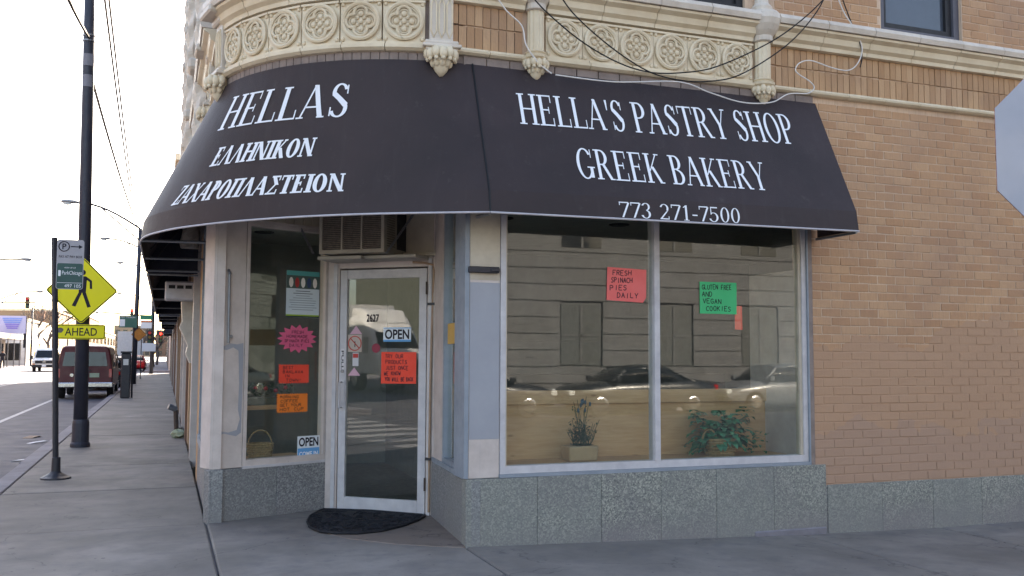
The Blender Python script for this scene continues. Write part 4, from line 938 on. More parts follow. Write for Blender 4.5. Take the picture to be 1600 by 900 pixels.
# printed poster
e, s0, s1, z0, z1 = notice('event_poster', FL, 448, 422, 498, 497, mat('poster_white', '#c9d2d6', .5, '#bcc7cd', 3), 'printed event poster with dark photo band at top of left window', cat='poster', group='')
zs = lambda k: z0+(z1-z0)*k
for a, b, m in ((.9,1.0,'#4f9a97'), (.62,.9,'#4a5a55'), (.03,.06,'#8fae3c'), (0,.03,'#2c3a3c')):
    obj('print_band', MB().wbox(FL, s0, s1, zs(a), zs(b), -.049, -.0482), print_mat('poster_band', m), e)
fg = MB()
for i, cl in enumerate(('#d8d2c8','#a33a3a','#e0dcd4','#3a4a6a','#d8d2c8')):
    o_ = MB(); cx_ = s0+(s1-s0)*(.14+.18*i); o_.lathe([(.001,0),(.022,.012),(.024,.03),(.016,.05),(.002,.058)], (0,0,0), 8)
    q = MB(); pts = [(cx_+.024*math.cos(2*PI*k/10), zs(.75)+.05*math.sin(2*PI*k/10)) for k in range(10)]; q.v = [tuple(FL(a, b, -.0478)) for a, b in pts]; q.f = [tuple(range(10))]; obj('printed_figure', q, print_mat('poster_figure', cl), e, fix=False)
for i in range(9): 
    wd = rnd.uniform(.4, .85); obj('print_line', MB().wbox(FL, s0+(s1-s0)*(.5-wd/2), s0+(s1-s0)*(.5+wd/2), zs(.56-i*.05), zs(.572-i*.05), -.049, -.0482), M['ink'] if i < 2 else print_mat('grey_print', '#7d8890'), e)
# printed OPEN signs
def open_sign(fr, u0, v0, u1, v1, o, label, two):
    s0, z1 = px(fr, u0, v0, o); s1, z0 = px(fr, u1, v1, o); e = empty('open_sign', fr((s0+s1)/2, z0, o), label, 'sign', 'printed open signs')
    obj('card', MB().wbox(fr, s0, s1, z0, z1, o-.002, o), print_mat('sign_card', '#d5dbe0'), e); blue = print_mat('sign_blue', '#5f9fd0')
    zm = z0+(z1-z0)*(.46 if two else 0)
    obj('legend', plain_text('OPEN', lambda a, b: fr(a, b, o+.0012), s0+(s1-s0)*.06, s1-(s1-s0)*.06, zm+(z1-zm)*(.1 if two else .18), z1-(z1-zm)*.12, weight=.03), M['ink'], e, fix=False)
    if two:
        obj('blue_field', MB().wbox(fr, s0+.004, s1-.004, z0, zm-.004, o, o+.0006), blue, e)
        obj('legend', plain_text('COME IN', lambda a, b: fr(a, b, o+.0016), s0+(s1-s0)*.08, s1-(s1-s0)*.08, z0+(zm-z0)*.12, z0+(zm-z0)*.6, weight=.02), M['letter'], e, fix=False)
    else: obj('blue_border', MB().wbox(fr, s0, s1, z0, z0+.02, o, o+.0006).wbox(fr, s0, s1, z1-.008, z1, o, o+.0006), blue, e)
open_sign(FL, 465, 682, 499, 713, -.05, 'open come in sign in the corner of the left window', True)
open_sign(FD, 599, 512, 642, 534, -.034, 'blue-edged open sign hanging inside the door glass', False)
def decal(name, label, cat, fr, u0, v0, u1, v1, o): 
    s0, z1 = px(fr, u0, v0, o); s1, z0 = px(fr, u1, v1, o); return empty(name, fr((s0+s1)/2, z0, o), label, cat), s0, s1, z0, z1
e, s0, s1, z0, z1 = decal('number_decal', 'black house number 2627 on the door glass', 'number', FD, 573, 491, 592, 503, -.034)
obj('digits', plain_text('2627', lambda a, b: FD(a, b, -.0335), s0, s1, z0, z1, weight=.02), M['ink'], e, fix=False)
e, s0, s1, z0, z1 = decal('no_smoking_sticker', 'round red no smoking sticker on the door glass', 'sticker', FD, 544, 523, 565, 550, -.034)
obj('backing', MB().wbox(FD, s0, s1, z0, z1, -.0345, -.034), print_mat('sticker_tan', '#b5a79b'), e); cm = ((s0+s1)/2, (z0+z1)/2); rr = min(s1-s0, z1-z0)*.46
obj('ring', MB().tube([FD(cm[0]+rr*math.cos(2*PI*k/20), cm[1]+rr*math.sin(2*PI*k/20), -.0335) for k in range(20)], .006, 4, closed=True).tube([FD(cm[0]-rr*.7, cm[1]+rr*.7, -.0335), FD(cm[0]+rr*.7, cm[1]-rr*.7, -.0335)], .005, 4), print_mat('sticker_red', '#b8453e'), e)
obj('cigarette', MB().wbox(FD, cm[0]-.004, cm[0]+.006, cm[1]-.035, cm[1]+.02, -.0338, -.0332), M['ink'], e)
for i, (u0, v0, u1, v1) in enumerate(((547,509,566,522),(544,574,563,587))):
    notice('warning_sticker', FD, u0, v0, u1, v1, print_mat('pink_sticker', '#c9a0ad'), ('upper' if i == 0 else 'lower') + ' pink triangular sticker at the door glass edge', o=-.034, shape='tri', cat='sticker', group='triangle stickers on the door')
e, s0, s1, z0, z1 = decal('card_sticker', 'small white card payment sticker on the door glass', 'sticker', FD, 551, 551, 560, 572, -.034)
obj('card', MB().wbox(FD, s0, s1, z0, z1, -.0345, -.034), print_mat('sticker_white', '#c4c2c4'), e); obj('red_mark', MB().wbox(FD, s0+.004, s1-.004, z1-.05, z1-.01, -.034, -.0334), bpy.data.materials['sticker_red'], e)
e, s0, s1, z0, z1 = decal('round_sticker', 'round dark red sticker on the door glass', 'sticker', FD, 581, 537, 594, 551, -.034)
obj('disc', MB().tube([FD((s0+s1)/2, (z0+z1)/2, -.0345), FD((s0+s1)/2, (z0+z1)/2, -.0338)], (s1-s0)/2, 18), print_mat('sticker_maroon', '#8e3a48'), e)
e, s0, s1, z0, z1 = decal('pull_sticker', 'vertical black and white pull sticker on the door stile', 'sticker', FD, 531, 545, 540, 581, -.015)
obj('card', MB().wbox(FD, .022, .058, z0, z1, -.016, -.0148), print_mat('pull_card', '#d0cccc'), e)
obj('legend', plain_text('PULL', lambda a, b: FD(.058-(b-z0)/(z1-z0)*0-(.036*(1-(b))), z0+(z1-z0)*(1-a), -.0142), .08, .92, .15, .85, weight=.02), M['ink'], e, fix=False)
# plants and baskets in the windows
def leafblade(q, p, d, l, w, droop=.3):
    d = Vector(d).normalized(); sd_ = d.cross(Vector((0,0,1)))
    sd_ = sd_.normalized() if sd_.length > .01 else Vector((1,0,0)); p = Vector(p); k = len(q.v)
    m1 = p+d*l*.45+Vector((0,0,.02*l)); m2 = p+d*l*.8-Vector((0,0,droop*l*.3)); tip = p+d*l-Vector((0,0,droop*l))
    q.v += [tuple(p), tuple(m1+sd_*w*.5), tuple(m1-sd_*w*.5), tuple(m2+sd_*w*.33), tuple(m2-sd_*w*.33), tuple(tip)]
    q.f += [(k,k+2,k+1),(k+1,k+2,k+4,k+3),(k+3,k+4,k+5)]
def basket(c, r0, r1, h, parent, name='basket'):
    q = MB(); n = 7
    for i in range(n):
        z = h*i/(n-1); r = r0+(r1-r0)*i/(n-1); q.tube([(c[0]+(r+.004*(k % 2)*(1 if i % 2 else -1))*math.cos(2*PI*k/22), c[1]+(r+.004*(k % 2)*(1 if i % 2 else -1))*.75*math.sin(2*PI*k/22), c[2]+z) for k in range(22)], h/n*.62, 5, closed=True)
    q.lathe([(r0*.95,0),(r1*.95,h*.9)], (c[0], c[1], c[2]), 16, sc=(1,.75)); return obj(name, q, M['basket'], parent)
pl = empty('ivy_plant', (4.86, 7.66, .585), 'trailing green ivy in a wicker basket behind the right pane', 'plant')
basket((4.82, 7.6, .585), .13, .17, .15, pl)
obj('basket_handle', MB().tube([(4.66+.02*math.cos(a), 7.56, .72+.09*math.sin(a)+.0) if False else (4.68+.07*math.cos(a), 7.55, .74+.09*math.sin(a)) for a in [PI*i/10 for i in range(11)]], .008, 5), M['basket'], pl)
q = MB()
for i in range(260):
    a = rnd.uniform(0, 2*PI); el = rnd.uniform(-.3, 1.2); r = rnd.uniform(.03, .3); x, y, z = 4.86+r*.85*math.cos(a), 7.64+r*.45*math.sin(a), .75+max(-.08, r*1.0*math.sin(el))
    if x > 5.15: z -= .08
    leafblade(q, (x, y, z), (math.cos(a), math.sin(a)*.7-.2, math.sin(el)*.5), rnd.uniform(.08, .15), rnd.uniform(.06, .11), .4)
for i in range(60): leafblade(q, (5.0+rnd.uniform(0,.25), 7.55+rnd.uniform(-.1,.1), .62+rnd.uniform(0,.18)), (rnd.uniform(-1,1), rnd.uniform(-1,.3), rnd.uniform(-.3,.6)), .05, .04)
for i in range(35): leafblade(q, (4.52+rnd.uniform(-.06,.1), 7.55+rnd.uniform(-.06,.06), .61+rnd.uniform(0,.14)), (rnd.uniform(-1,1), rnd.uniform(-1,.3), rnd.uniform(-.2,.6)), .06, .045)
tag(obj('foliage', q, M['leaf'], pl, fix=False), kind='stuff')
pl = empty('lavender_pot', (3.42, 7.62, .585), 'wispy dark green herb in a pale pot behind the left half of window', 'plant')
pt = MB(); pt.loft([[(3.42+sx*(.13+.01*k), 7.62+sy*(.09+.01*k), .585+.13*k) for sx, sy in ((-1,-1),(1,-1),(1,1),(-1,1))] for k in (0,1)]); obj('pot', pt, mat('pale_pot', '#b59a78', .7), pl, bevel=.01)
q = MB()
for i in range(120):
    a = rnd.uniform(0, 2*PI); x, y = 3.44+rnd.uniform(-.08,.08), 7.62+rnd.uniform(-.05,.05); h = rnd.uniform(.12, .44) if i % 2 else rnd.uniform(.08,.25); tx = x+rnd.uniform(-.1,.1)
    if i < 36: q.tube([(x, y, .70), ((x+tx)/2, y, .70+h*.5), (tx, y+rnd.uniform(-.05,.05), .70+h)], .0025, 4)
    for k in range(4): leafblade(q, (x+(tx-x)*k/4, y, .71+h*k/4), (math.cos(a+k), math.sin(a+k)*.6, .5), .05, .014)
tag(obj('stems', q, M['herb'], pl, fix=False), kind='stuff')
for k in range(9):
    q = MB(); x, z = 3.36+rnd.uniform(0,.2), 1.06+rnd.uniform(-.06,.06); q.ball((x, 7.6+rnd.uniform(-.04,.04), z), (.012,.012,.022), 6, 4); obj('flower_head', q, mat('lavender_flower', '#4f6470', .7) if k == 0 else bpy.data.materials['lavender_flower'], pl)
cb = FL(.62, .512, -.25); bk = empty('wicker_basket', cb, 'empty wicker basket with hoop handle in the left window', 'basket'); basket(cb, .1, .12, .13, bk, 'weave')
obj('handle', MB().tube([(cb.x+.11*math.cos(a), cb.y, cb.z+.12+.14*math.sin(a)) for a in [PI*i/12 for i in range(13)]], .007, 5), M['basket'], bk)
fb = FL(.6, 1.0, -.48); fl = empty('flower_box', fb, 'row of red and green potted flowers on the shelf in left window', 'plant')
obj('trough', MB().wbox(FL, .28, 1.1, 1.001, 1.07, -.56, -.4), mat('trough', '#4a5244', .6), fl); q = MB()
for i in range(160): p = FL(rnd.uniform(.28, 1.1), 1.07+rnd.uniform(0,.12), rnd.uniform(-.58,-.38)); leafblade(q, p, (rnd.uniform(-1,1), rnd.uniform(-1,1), rnd.uniform(0,1)), .06, .035)
tag(obj('foliage', q, M['herb'], fl, fix=False), kind='stuff')
for k in range(7): p = FL(.32+k*.11, 1.12+rnd.uniform(-.02,.05), -.42); obj('blossom', MB().ball(p, .022, 7, 5), mat('red_flower', '#b0283a', .6) if k == 0 else bpy.data.materials['red_flower'], fl)
e = empty('shopping_bag', FS(1.18, .55, -.2), 'blue and white plastic bag behind the recess side window', 'bag'); c_ = FS(1.16, .55, -.2)
obj('bag', MB().loft([[(c_.x+rx*math.cos(2*PI*k/10), c_.y+ry*math.sin(2*PI*k/10)*(1+.1*(k % 2)), c_.z+z) for k in range(10)] for rx, ry, z in ((.07,.09,0),(.09,.11,.08),(.08,.1,.17),(.03,.05,.23),(.05,.06,.27))]), mat('bag_plastic', '#4f9fb8', .35, '#c8cfd2', 9), e)
# cables over the facade
def cable(name, pts, r, m, label):
    out = []
    V = [Vector(p) for p in pts]
    for i in range(len(V)-1):
        p0, p1, p2, p3 = V[max(0,i-1)], V[i], V[i+1], V[min(len(V)-1,i+2)]
        for k in range(8):
            t = k/8; out.append(.5*((2*p1)+(p2-p0)*t+(2*p0-5*p1+4*p2-p3)*t*t+(3*p1-p0-3*p2+p3)*t**3))
    out.append(V[-1]); tag(obj(name, MB().tube(out, r, 5), M[m], smooth=True), label, 'cable')
def onf(pts, o): return [FR(*px(FR, u, v, o), o) for u, v in pts]
cable('phone_cable', onf([(760,-30),(790,15),(815,40),(822,70),(840,97),(855,110),(862,115)], .12), .006, 'cablew', 'white cable dropping beside the fluted colonnette to the awning')
cable('phone_cable', onf([(868,117),(960,128),(1060,128),(1110,145),(1160,160),(1205,160),(1232,147),(1262,146),(1272,137),(1265,127),(1248,116),(1243,108),(1250,98),(1268,95),(1300,106),(1325,110),(1340,99),(1347,75),(1335,45),(1318,18),(1303,-20)], .11), .006, 'cablew', 'long white cable looping over the awning top to the upper wall')
cable('power_cable', onf([(820,-20),(850,15),(905,62),(960,95),(1010,112),(1060,114),(1120,104),(1205,65),(1260,25),(1300,-15)], .3), .006, 'cableb', 'upper black cable sagging across the quatrefoil band')
cable('power_cable', onf([(868,-20),(895,20),(950,70),(1010,110),(1060,125),(1110,127),(1160,115),(1230,70),(1275,20),(1295,-20)], .34), .006, 'cableb', 'lower black cable sagging across the quatrefoil band')
cable('power_cable', onf([(1310,-20),(1328,30),(1343,65),(1347,88),(1344,105)], .1), .006, 'cableb', 'short black cable entering the brick band by the window')
# stop sign seen from behind
sp = Vector((3.36, 2.6, 0)); sg = empty('stop_sign', (sp.x, sp.y, gz(3.36, 2.6)), 'bare metal back of an octagonal street sign close on the right', 'sign')
s_f = frame((2.2, 2.96), (3.9, 2.36)); cu = ray(1557, 235)
pc = CAM + ray(1557, 235)*((s_f.a-CAM).dot(s_f.n)/ray(1557, 235).dot(s_f.n)); sc0 = (pc-s_f.a).dot(s_f.d); R8 = .381
oc = [(sc0+R8+R8/math.cos(PI/8)*math.cos(PI/8+k*PI/4), pc.z+.005+R8/math.cos(PI/8)*math.sin(PI/8+k*PI/4)) for k in range(8)]
q = MB(); q.v = [tuple(s_f(a, b, 0)) for a, b in oc] + [tuple(s_f(a, b, -.004)) for a, b in oc]; q.f = [tuple(range(8)), tuple(range(8,16))[::-1]] + [(k, 8+k, 8+(k+1) % 8, (k+1) % 8) for k in range(8)]
obj('sign_plate', q, mat('raw_aluminium', '#a9aeb9', .5, '#9ea4b0', 3, metal=.25), sg)
q = MB(); q.v = [tuple(s_f(a, b, -.0045)) for a, b in oc] + [tuple(s_f(a, b, -.006)) for a, b in oc]; q.f = [tuple(range(8)), tuple(range(8,16))[::-1]] + [(k, 8+k, 8+(k+1) % 8, (k+1) % 8) for k in range(8)]
obj('sign_face', q, print_mat('stop_red', '#a01c22'), sg)
pp = s_f(sc0+R8, 0, .03); obj('post', MB().box(pp.x-.025, pp.x+.025, pp.y-.025, pp.y+.025, -.1, pc.z+R8+.05), M['steel'], sg)
# ================================================================== the street on the left
def at_y(u, v, y): r = ray(u, v); return CAM + r*(y/r.y)
def at_x(u, v, x): r = ray(u, v); return CAM + r*(x/r.x)
RZ = -.15
brown = brickmat('row_brown_brick', '#8a6a58', '#775a4a', painted=False); tanb = brickmat('row_tan_brick', '#a78f76', '#947c64', painted=False)
darkwin = mat('dark_shop_glass', '#23272c', .08, '#1b1f24', 2, spec=.7)
def row_building(y0, y1, h, m, label, x=.4, depth=12, side=1):
    e = empty('row_building', (x, y0, 0), label, 'building', 'shops along the left street'); D_ = x+side*depth
    obj('wall', MB().box(min(x+side*.3, D_), max(x+side*.3, D_), y0+.01, y1-.01, -.2, h), m, e)
    obj('upper_wall', MB().box(min(x, x+side*.3), max(x, x+side*.3), y0+.01, y1-.01, 3.1, h), m, e)
    obj('cornice', MB().box(min(x-side*.15, x+side*.3), max(x-side*.15, x+side*.3), y0+.01, y1-.01, h, h+.35), M['terra'], e)
    n = max(2, round((y1-y0)/2.9)); bw = (y1-y0)/n
    for i in range(n):
        a = y0+i*bw; X = lambda p, q: (min(x+side*p, x+side*q), max(x+side*p, x+side*q))
        obj('pier', MB().box(*X(-.03, .3), a+.02, a+.38, -.2, 3.1), M['white'] if (i+int(y0)) % 3 == 0 else m, e)
        if i % 3 == 1:
            obj('door', MB().box(*X(.12, .2), a+.5, a+1.4, -.1, 2.3), M['darkmetal'], e); obj('window', MB().box(*X(.1, .2), a+1.5, a+bw-.02, .5, 2.9), darkwin, e)
        else:
            obj('window', MB().box(*X(.08, .18), a+.45, a+bw-.02, .55, 2.8), darkwin, e)
            obj('bulkhead', MB().box(*X(.02, .25), a+.4, a+bw, -.2, .5), M['granite_g'] if i % 2 else M['bluegrey'], e)
            obj('window_frame', MB().box(*X(.03, .1), a+.42, a+.5, .5, 2.9).box(*X(.03, .1), a+bw-.1, a+bw-.02, .5, 2.9), M['whitecool'], e)
        for z in ((4.3, 6.0), (7.3, 9.0)):
            if z[1] < h-.5:
                wn = obj('upper_window', MB().box(*X(-.02, .1), a+.9, a+2.1, z[0], z[1]), darkwin, e); obj('lintel', MB().box(*X(-.05, .1), a+.8, a+2.2, z[1]+.01, z[1]+.2), M['terra'], wn)
    return e
row_building(17.55, 24, 6.0, brown, 'brown brick shop row next to the corner bakery')
row_building(24, 37, 6.6, tanb, 'tan brick shop row second from the bakery')
row_building(37, 55, 8.2, brown, 'two-storey brown brick block in mid row of shops')
row_building(55, 75.5, 12.2, tanb, 'tall tan brick block at the far end of the row')
row_building(90, 125, 9, brown, 'low brown brick shops beyond the far crossing')
row_building(125, 190, 8, tanb, 'low tan shops in the distance beyond the far crossing')
def dark_awning(y0, y1, label, xo=-.25, zb=2.55, zt=3.5):
    e = empty('dark_awning', (.4, y0, zb), label, 'awning', 'dark awnings along the left street'); n = 9
    for a, b, nm in (((.39, zt), (xo+.03, zb+.2), 'canopy'), ((xo+.03, zb+.2), (xo, zb), 'valance')):
        q = MB(); q.hexa([(b[0],y0,b[1]),(b[0],y1,b[1]),(b[0]+.012,y1,b[1]),(b[0]+.012,y0,b[1]),(a[0],y0,a[1]),(a[0],y1,a[1]),(a[0]+.012,y1,a[1]-.012),(a[0]+.012,y0,a[1]-.012)]); obj(nm, q, M['awning'], e)
    for y in (y0+.02, y1-.02): obj('side_panel', MB().add([(x_, y+d, z_) for d in (-.006,.006) for x_, z_ in ((.39,zt),(xo+.03,zb+.2),(xo,zb),(.39,zb+.02))], [(0,1,2,3),(7,6,5,4),(0,4,5,1),(1,5,6,2),(2,6,7,3),(3,7,4,0)]), M['awning_in'], e)
    obj('front_bar', MB().tube([(xo+.01, y0, zb), (xo+.01, y1, zb)], .016, 6), M['steel'], e)
    y = y0+.05
    while y < y1: obj('cross_bar', MB().tube([(.4, y, zb), (xo+.01, y, zb)], .014, 5), M['steel'], e); y += (y1-y0)/2-.06
dark_awning(13.42, 19.6, 'dark awning directly behind the bakery awning', zt=3.84); dark_awning(19.8, 27.2, 'second dark awning down the row of shops', -.25)
dark_awning(28.5, 34, 'third dark awning down the row of shops', -.2); dark_awning(38, 46, 'fourth dark awning down the row of shops', -.15, 2.6); dark_awning(56, 64, 'farthest dark awning down the row of shops', -.1, 2.6)
e = empty('vent_box', (.25, 14.9, 2.3), 'white wall box with three dark slots under the awnings', 'vent box')
obj('box', MB().box(-.02, .4, 14.6, 15.1, 2.28, 2.55), M['whitecool'], e, bevel=.02)
for k in range(3): obj('slot', MB().box(.03+k*.115, .12+k*.115, 14.594, 14.6, 2.44, 2.49), M['plastic'], e)
e = empty('wall_bracket', (.3, 15.6, 1.7), 'white carved bracket on the shop wall below the vent box', 'bracket')
obj('bracket', MB().loft([[(.4-w, 15.4, z), (.4-w, 15.75, z), (.42, 15.75, z), (.42, 15.4, z)] for w, z in ((.04,1.35),(.1,1.5),(.07,1.62),(.14,1.78),(.2,1.9),(.16,2.0),(.18,2.3))]), M['terrawhite'], e, bevel=.01)
sx = empty('standpipe', (.22, 19.9, 0), 'dark standpipe fitting at the foot of the shop wall', 'standpipe')
obj('riser', MB().tube([(.36,19.9,.0),(.26,19.9,.02),(.24,19.9,.38)], .045, 8), M['rustyiron'], sx); obj('inlet', MB().tube([(.24,19.9,.4),(.1,19.86,.46)], .055, 10).tube([(.24,19.95,.4),(.14,20.05,.46)], .05, 8), M['steel'], sx)
pg = on_ground(279, 684); e = empty('crumpled_bag', (pg.x, pg.y, 0), 'crumpled pale green bag at the foot of the shop wall', 'litter')
q = MB(); q.ball((pg.x, pg.y, .07), (.14,.14,.08), 10, 6); q.v = [(a+rnd.uniform(-.03,.03), b+rnd.uniform(-.03,.03), max(0, c+rnd.uniform(-.03,.03))) for a, b, c in q.v]; obj('bag', q, mat('pale_bag', '#a9b39a', .6), e)
for (u, v, l, w_, lab, rz) in ((62,692,.42,.12,'long white carton scrap lying in the gutter',.6), (32,721,.26,.1,'curled white paper scrap lying on the road',-.3), (148,680,.2,.12,'small white scrap lying by the pole base',.2), (50,684,.3,.2,'brown paper scrap lying in the gutter',1.1)):
    p = on_ground(u, v, RZ); e = empty('litter_scrap', (p.x, p.y, RZ), lab, 'litter'); q = MB()
    q.loft([[(p.x+x_*math.cos(rz)-y_*math.sin(rz), p.y+x_*math.sin(rz)+y_*math.cos(rz), RZ+z_) for x_, z_ in ((-l/2,.004),(-l/4,.02),(l/4,.035),(l/2,.012),(l/2,.006),(l/4,.028),(-l/4,.012),(-l/2,.0))] for y_ in (-w_/2, w_/2)]); obj('scrap', q, mat('litter_paper', '#c9c9d0', .7) if 'brown' not in lab else mat('litter_brown', '#8a7462', .8), e)
# ---- parking sign on its post
psn = empty('parking_sign', (-1.18, 12.62, 0), 'grey and green pay-to-park sign on a thin dark post at the kerb', 'sign')
tp = at_y(85, 371, 12.62); bp = Vector((-1.18, 12.62, 0))
obj('post', MB().tube([bp, bp+(tp-bp)*.5+Vector((.004,0,0)), tp], .034, 8), M['darkmetal'], psn)
obj('post_base', MB().lathe([(.17,.0),(.17,.018),(.13,.035),(.07,.07),(.052,.09),(.048,.25),(.036,.26)], bp, 14), M['darkmetal'], psn)
x0, z1 = at_y(89.5, 375, 12.57).x, at_y(110, 374.5, 12.57).z; x1, z0 = at_y(130.5, 420, 12.57).x, at_y(110, 452, 12.57).z
PS = lambda a, b, o=0: Vector((a, 12.575-o, b)); zm = z0+(z1-z0)*.52
def rrect(x0, x1, z0, z1, r, n=4):
    out = []
    for cx_, cz_, a0 in ((x1-r,z1-r,0),(x0+r,z1-r,90),(x0+r,z0+r,180),(x1-r,z0+r,270)):
        for k in range(n+1): a = math.radians(a0+90*k/n); out.append((cx_+r*math.cos(a), cz_+r*math.sin(a)))
    return out
def plate(pts, fr, o0, o1):
    n = len(pts); q = MB(); q.v = [tuple(fr(a, b, o1)) for a, b in pts] + [tuple(fr(a, b, o0)) for a, b in pts]
    q.f = [tuple(range(n))[::-1], tuple(range(n, 2*n))] + [(k, (k+1) % n, n+(k+1) % n, n+k) for k in range(n)]; return q
obj('plate', plate(rrect(x0, x1, z0, z1, .03), PS, 0, .004), mat('sign_grey', '#a8a5aa', .5), psn)
obj('green_field', plate(rrect(x0+.008, x1-.008, z0+.008, zm, .02), PS, .004, .0055), mat('sign_dark_green', '#2f5550', .5), psn)
W_ = x1-x0; cxp, czp = x0+W_*.26, z0+(z1-z0)*.86; lw_ = M['letter']
obj('symbol_ring', MB().tube([PS(cxp+.058*math.cos(2*PI*k/22), czp+.058*math.sin(2*PI*k/22), .005) for k in range(22)], .006, 4, closed=True), M['ink'], psn)
tx = lambda s, a0, a1, b0, b1, m, w=0, o=.0065: obj('legend', plain_text(s, lambda a, b: PS(a, b, o), a0, a1, b0, b1, weight=w), m, psn, fix=False)
tx('P', cxp-.02, cxp+.025, czp-.035, czp+.035, M['ink'], .02); tx('PAY AT PAY BOX', x0+W_*.08, x1-W_*.06, z0+(z1-z0)*.63, z0+(z1-z0)*.68, M['ink'], .01)
obj('arrow', MB().add([tuple(PS(x0+W_*a, czp+b, .0055)) for a, b in ((.5,-.006),(.5,.006),(.82,.006),(.82,-.006),(.8,.025),(.95,0),(.8,-.025))], [(0,3,2,1),(4,6,5)]), M['ink'], psn, fix=False)
tx('SIGN UP AT', x0+W_*.3, x0+W_*.72, z0+(z1-z0)*.42, z0+(z1-z0)*.445, lw_); tx('ParkChicago', x0+W_*.22, x1-W_*.05, z0+(z1-z0)*.27, z0+(z1-z0)*.37, lw_); tx('497 105', x0+W_*.32, x1-W_*.08, z0+(z1-z0)*.035, z0+(z1-z0)*.1, lw_)
obj('phone_icon', plate(rrect(x0+W_*.08, x0+W_*.17, z0+(z1-z0)*.26, z0+(z1-z0)*.38, .006, 2), PS, .0055, .0065), lw_, psn)
obj('divider', plate([(x0+W_*.05, z0+(z1-z0)*.125),(x1-W_*.05, z0+(z1-z0)*.125),(x1-W_*.05, z0+(z1-z0)*.132),(x0+W_*.05, z0+(z1-z0)*.132)], PS, .0055, .0065), lw_, psn)
# ---- utility pole with the crossing sign
pole = empty('street_pole', (-1.23, 16.77, 0), 'thick dark street pole carrying the yellow crossing sign', 'pole')
b0 = Vector((-1.23, 16.77, 0)); t0 = Vector((-1.36, 16.77, 10.2)); ax = t0-b0
obj('shaft', MB().tube([b0+ax*.03, b0+ax*.3, b0+ax*.6, t0], [.108,.098,.088,.078], 16), M['polepaint'], pole, smooth=True)
obj('base_collar', MB().lathe([(.15,0),(.15,.05),(.13,.08),(.128,.38),(.12,.42),(.108,.44)], b0, 18), M['polepaint'], pole)
for z in (6.63, 6.72): p = b0+ax*(z/10.2); obj('strap', MB().lathe([(.09,-.015),(.097,-.012),(.097,.012),(.09,.015)], p, 16), M['steel'], pole)
pz = b0+ax*.72; obj('arm_bracket', MB().tube([pz, pz+Vector((-.3,0,.35)), pz+Vector((-1.2,0,1.2))], .035, 8), M['polepaint'], pole)
for zz, wd in ((5.95,.1),(6.3,.07),(1.4,.05),(4.2,.06)):
    p = b0+ax*(zz/10.2); q = MB(); q.lathe([(.094,-.1),(.0945,.1)], p, 16, frac=.3, a0=PI*1.25+zz); obj('torn_sticker', q, mat('torn_paper', '#7f7e86', .8) if zz == 5.95 else bpy.data.materials['torn_paper'], pole, fix=False)
csn = empty('crossing_sign', (-1.27, 16.6, 2.0), 'fluorescent yellow diamond pedestrian crossing sign on the pole', 'sign')
yel = mat('fluorescent_yellow', '#eee212', .5, '#e6da10', 2); CSF = lambda a, b, o=0: Vector((a, 16.63-o, b)); cc = (-1.27, 2.5)
def diamond(c, R, r):
    base_ = rrect(-R, R, -R, R, r, 5); k = math.sqrt(.5); return [(c[0]+(a-b)*k, c[1]+(a+b)*k) for a, b in base_]
obj('plate', plate(diamond(cc, .381, .05), CSF, 0, .004), yel, csn)
rim_ = diamond(cc, .365, .04); obj('border', MB().tube([CSF(a, b, .0055) for a, b in rim_], .007, 4, closed=True), M['ink'], csn)
def fig(pts): n = len(pts); return MB().add([tuple(CSF(cc[0]+a, cc[1]+b, .006)) for a, b in pts], [tuple(range(n))])
for nm, pts in (('symbol_head', [(.0+.045*math.cos(2*PI*k/14), .29+.045*math.sin(2*PI*k/14)) for k in range(14)]), ('symbol_body', [(-.055,.23),(.05,.23),(.065,.18),(.055,-.03),(-.05,-.03)]), ('symbol_leg', [(-.05,-.03),(.0,-.03),(-.09,-.26),(-.145,-.245)]), ('symbol_leg', [(.0,-.03),(.055,-.03),(.135,-.26),(.085,-.275)]), ('symbol_arm', [(.05,.23),(.14,.16),(.145,.03),(.112,.03),(.107,.14),(.05,.18)]), ('symbol_arm', [(-.055,.23),(-.14,.12),(-.19,.03),(-.16,.01),(-.11,.09),(-.05,.16)])):
    obj(nm, fig(pts), M['ink'], csn, fix=False)
ahd = empty('ahead_plaque', (-1.27, 16.6, 1.7), 'yellow rectangular plaque reading AHEAD below the diamond sign', 'sign')
obj('plate', plate(rrect(-1.625, -.905, 1.72, 1.955, .03), CSF, 0, .004), yel, ahd); obj('border', MB().tube([CSF(a, b, .0055) for a, b in rrect(-1.61, -.92, 1.735, 1.94, .025)], .005, 4, closed=True), M['ink'], ahd)
obj('legend', plain_text('AHEAD', lambda a, b: CSF(a, b, .006), -1.5, -1.03, 1.775, 1.9, weight=.01), M['ink'], ahd, fix=False)
obj('sticker_smudge', MB().add([tuple(CSF(-1.57+.05*math.cos(2*PI*k/11)*(1+.2*math.sin(3*k)), 1.86+.042*math.sin(2*PI*k/11), .0058)) for k in range(11)], [tuple(range(11))]), mat('smudge', '#6f6a60', .8), ahd, fix=False)
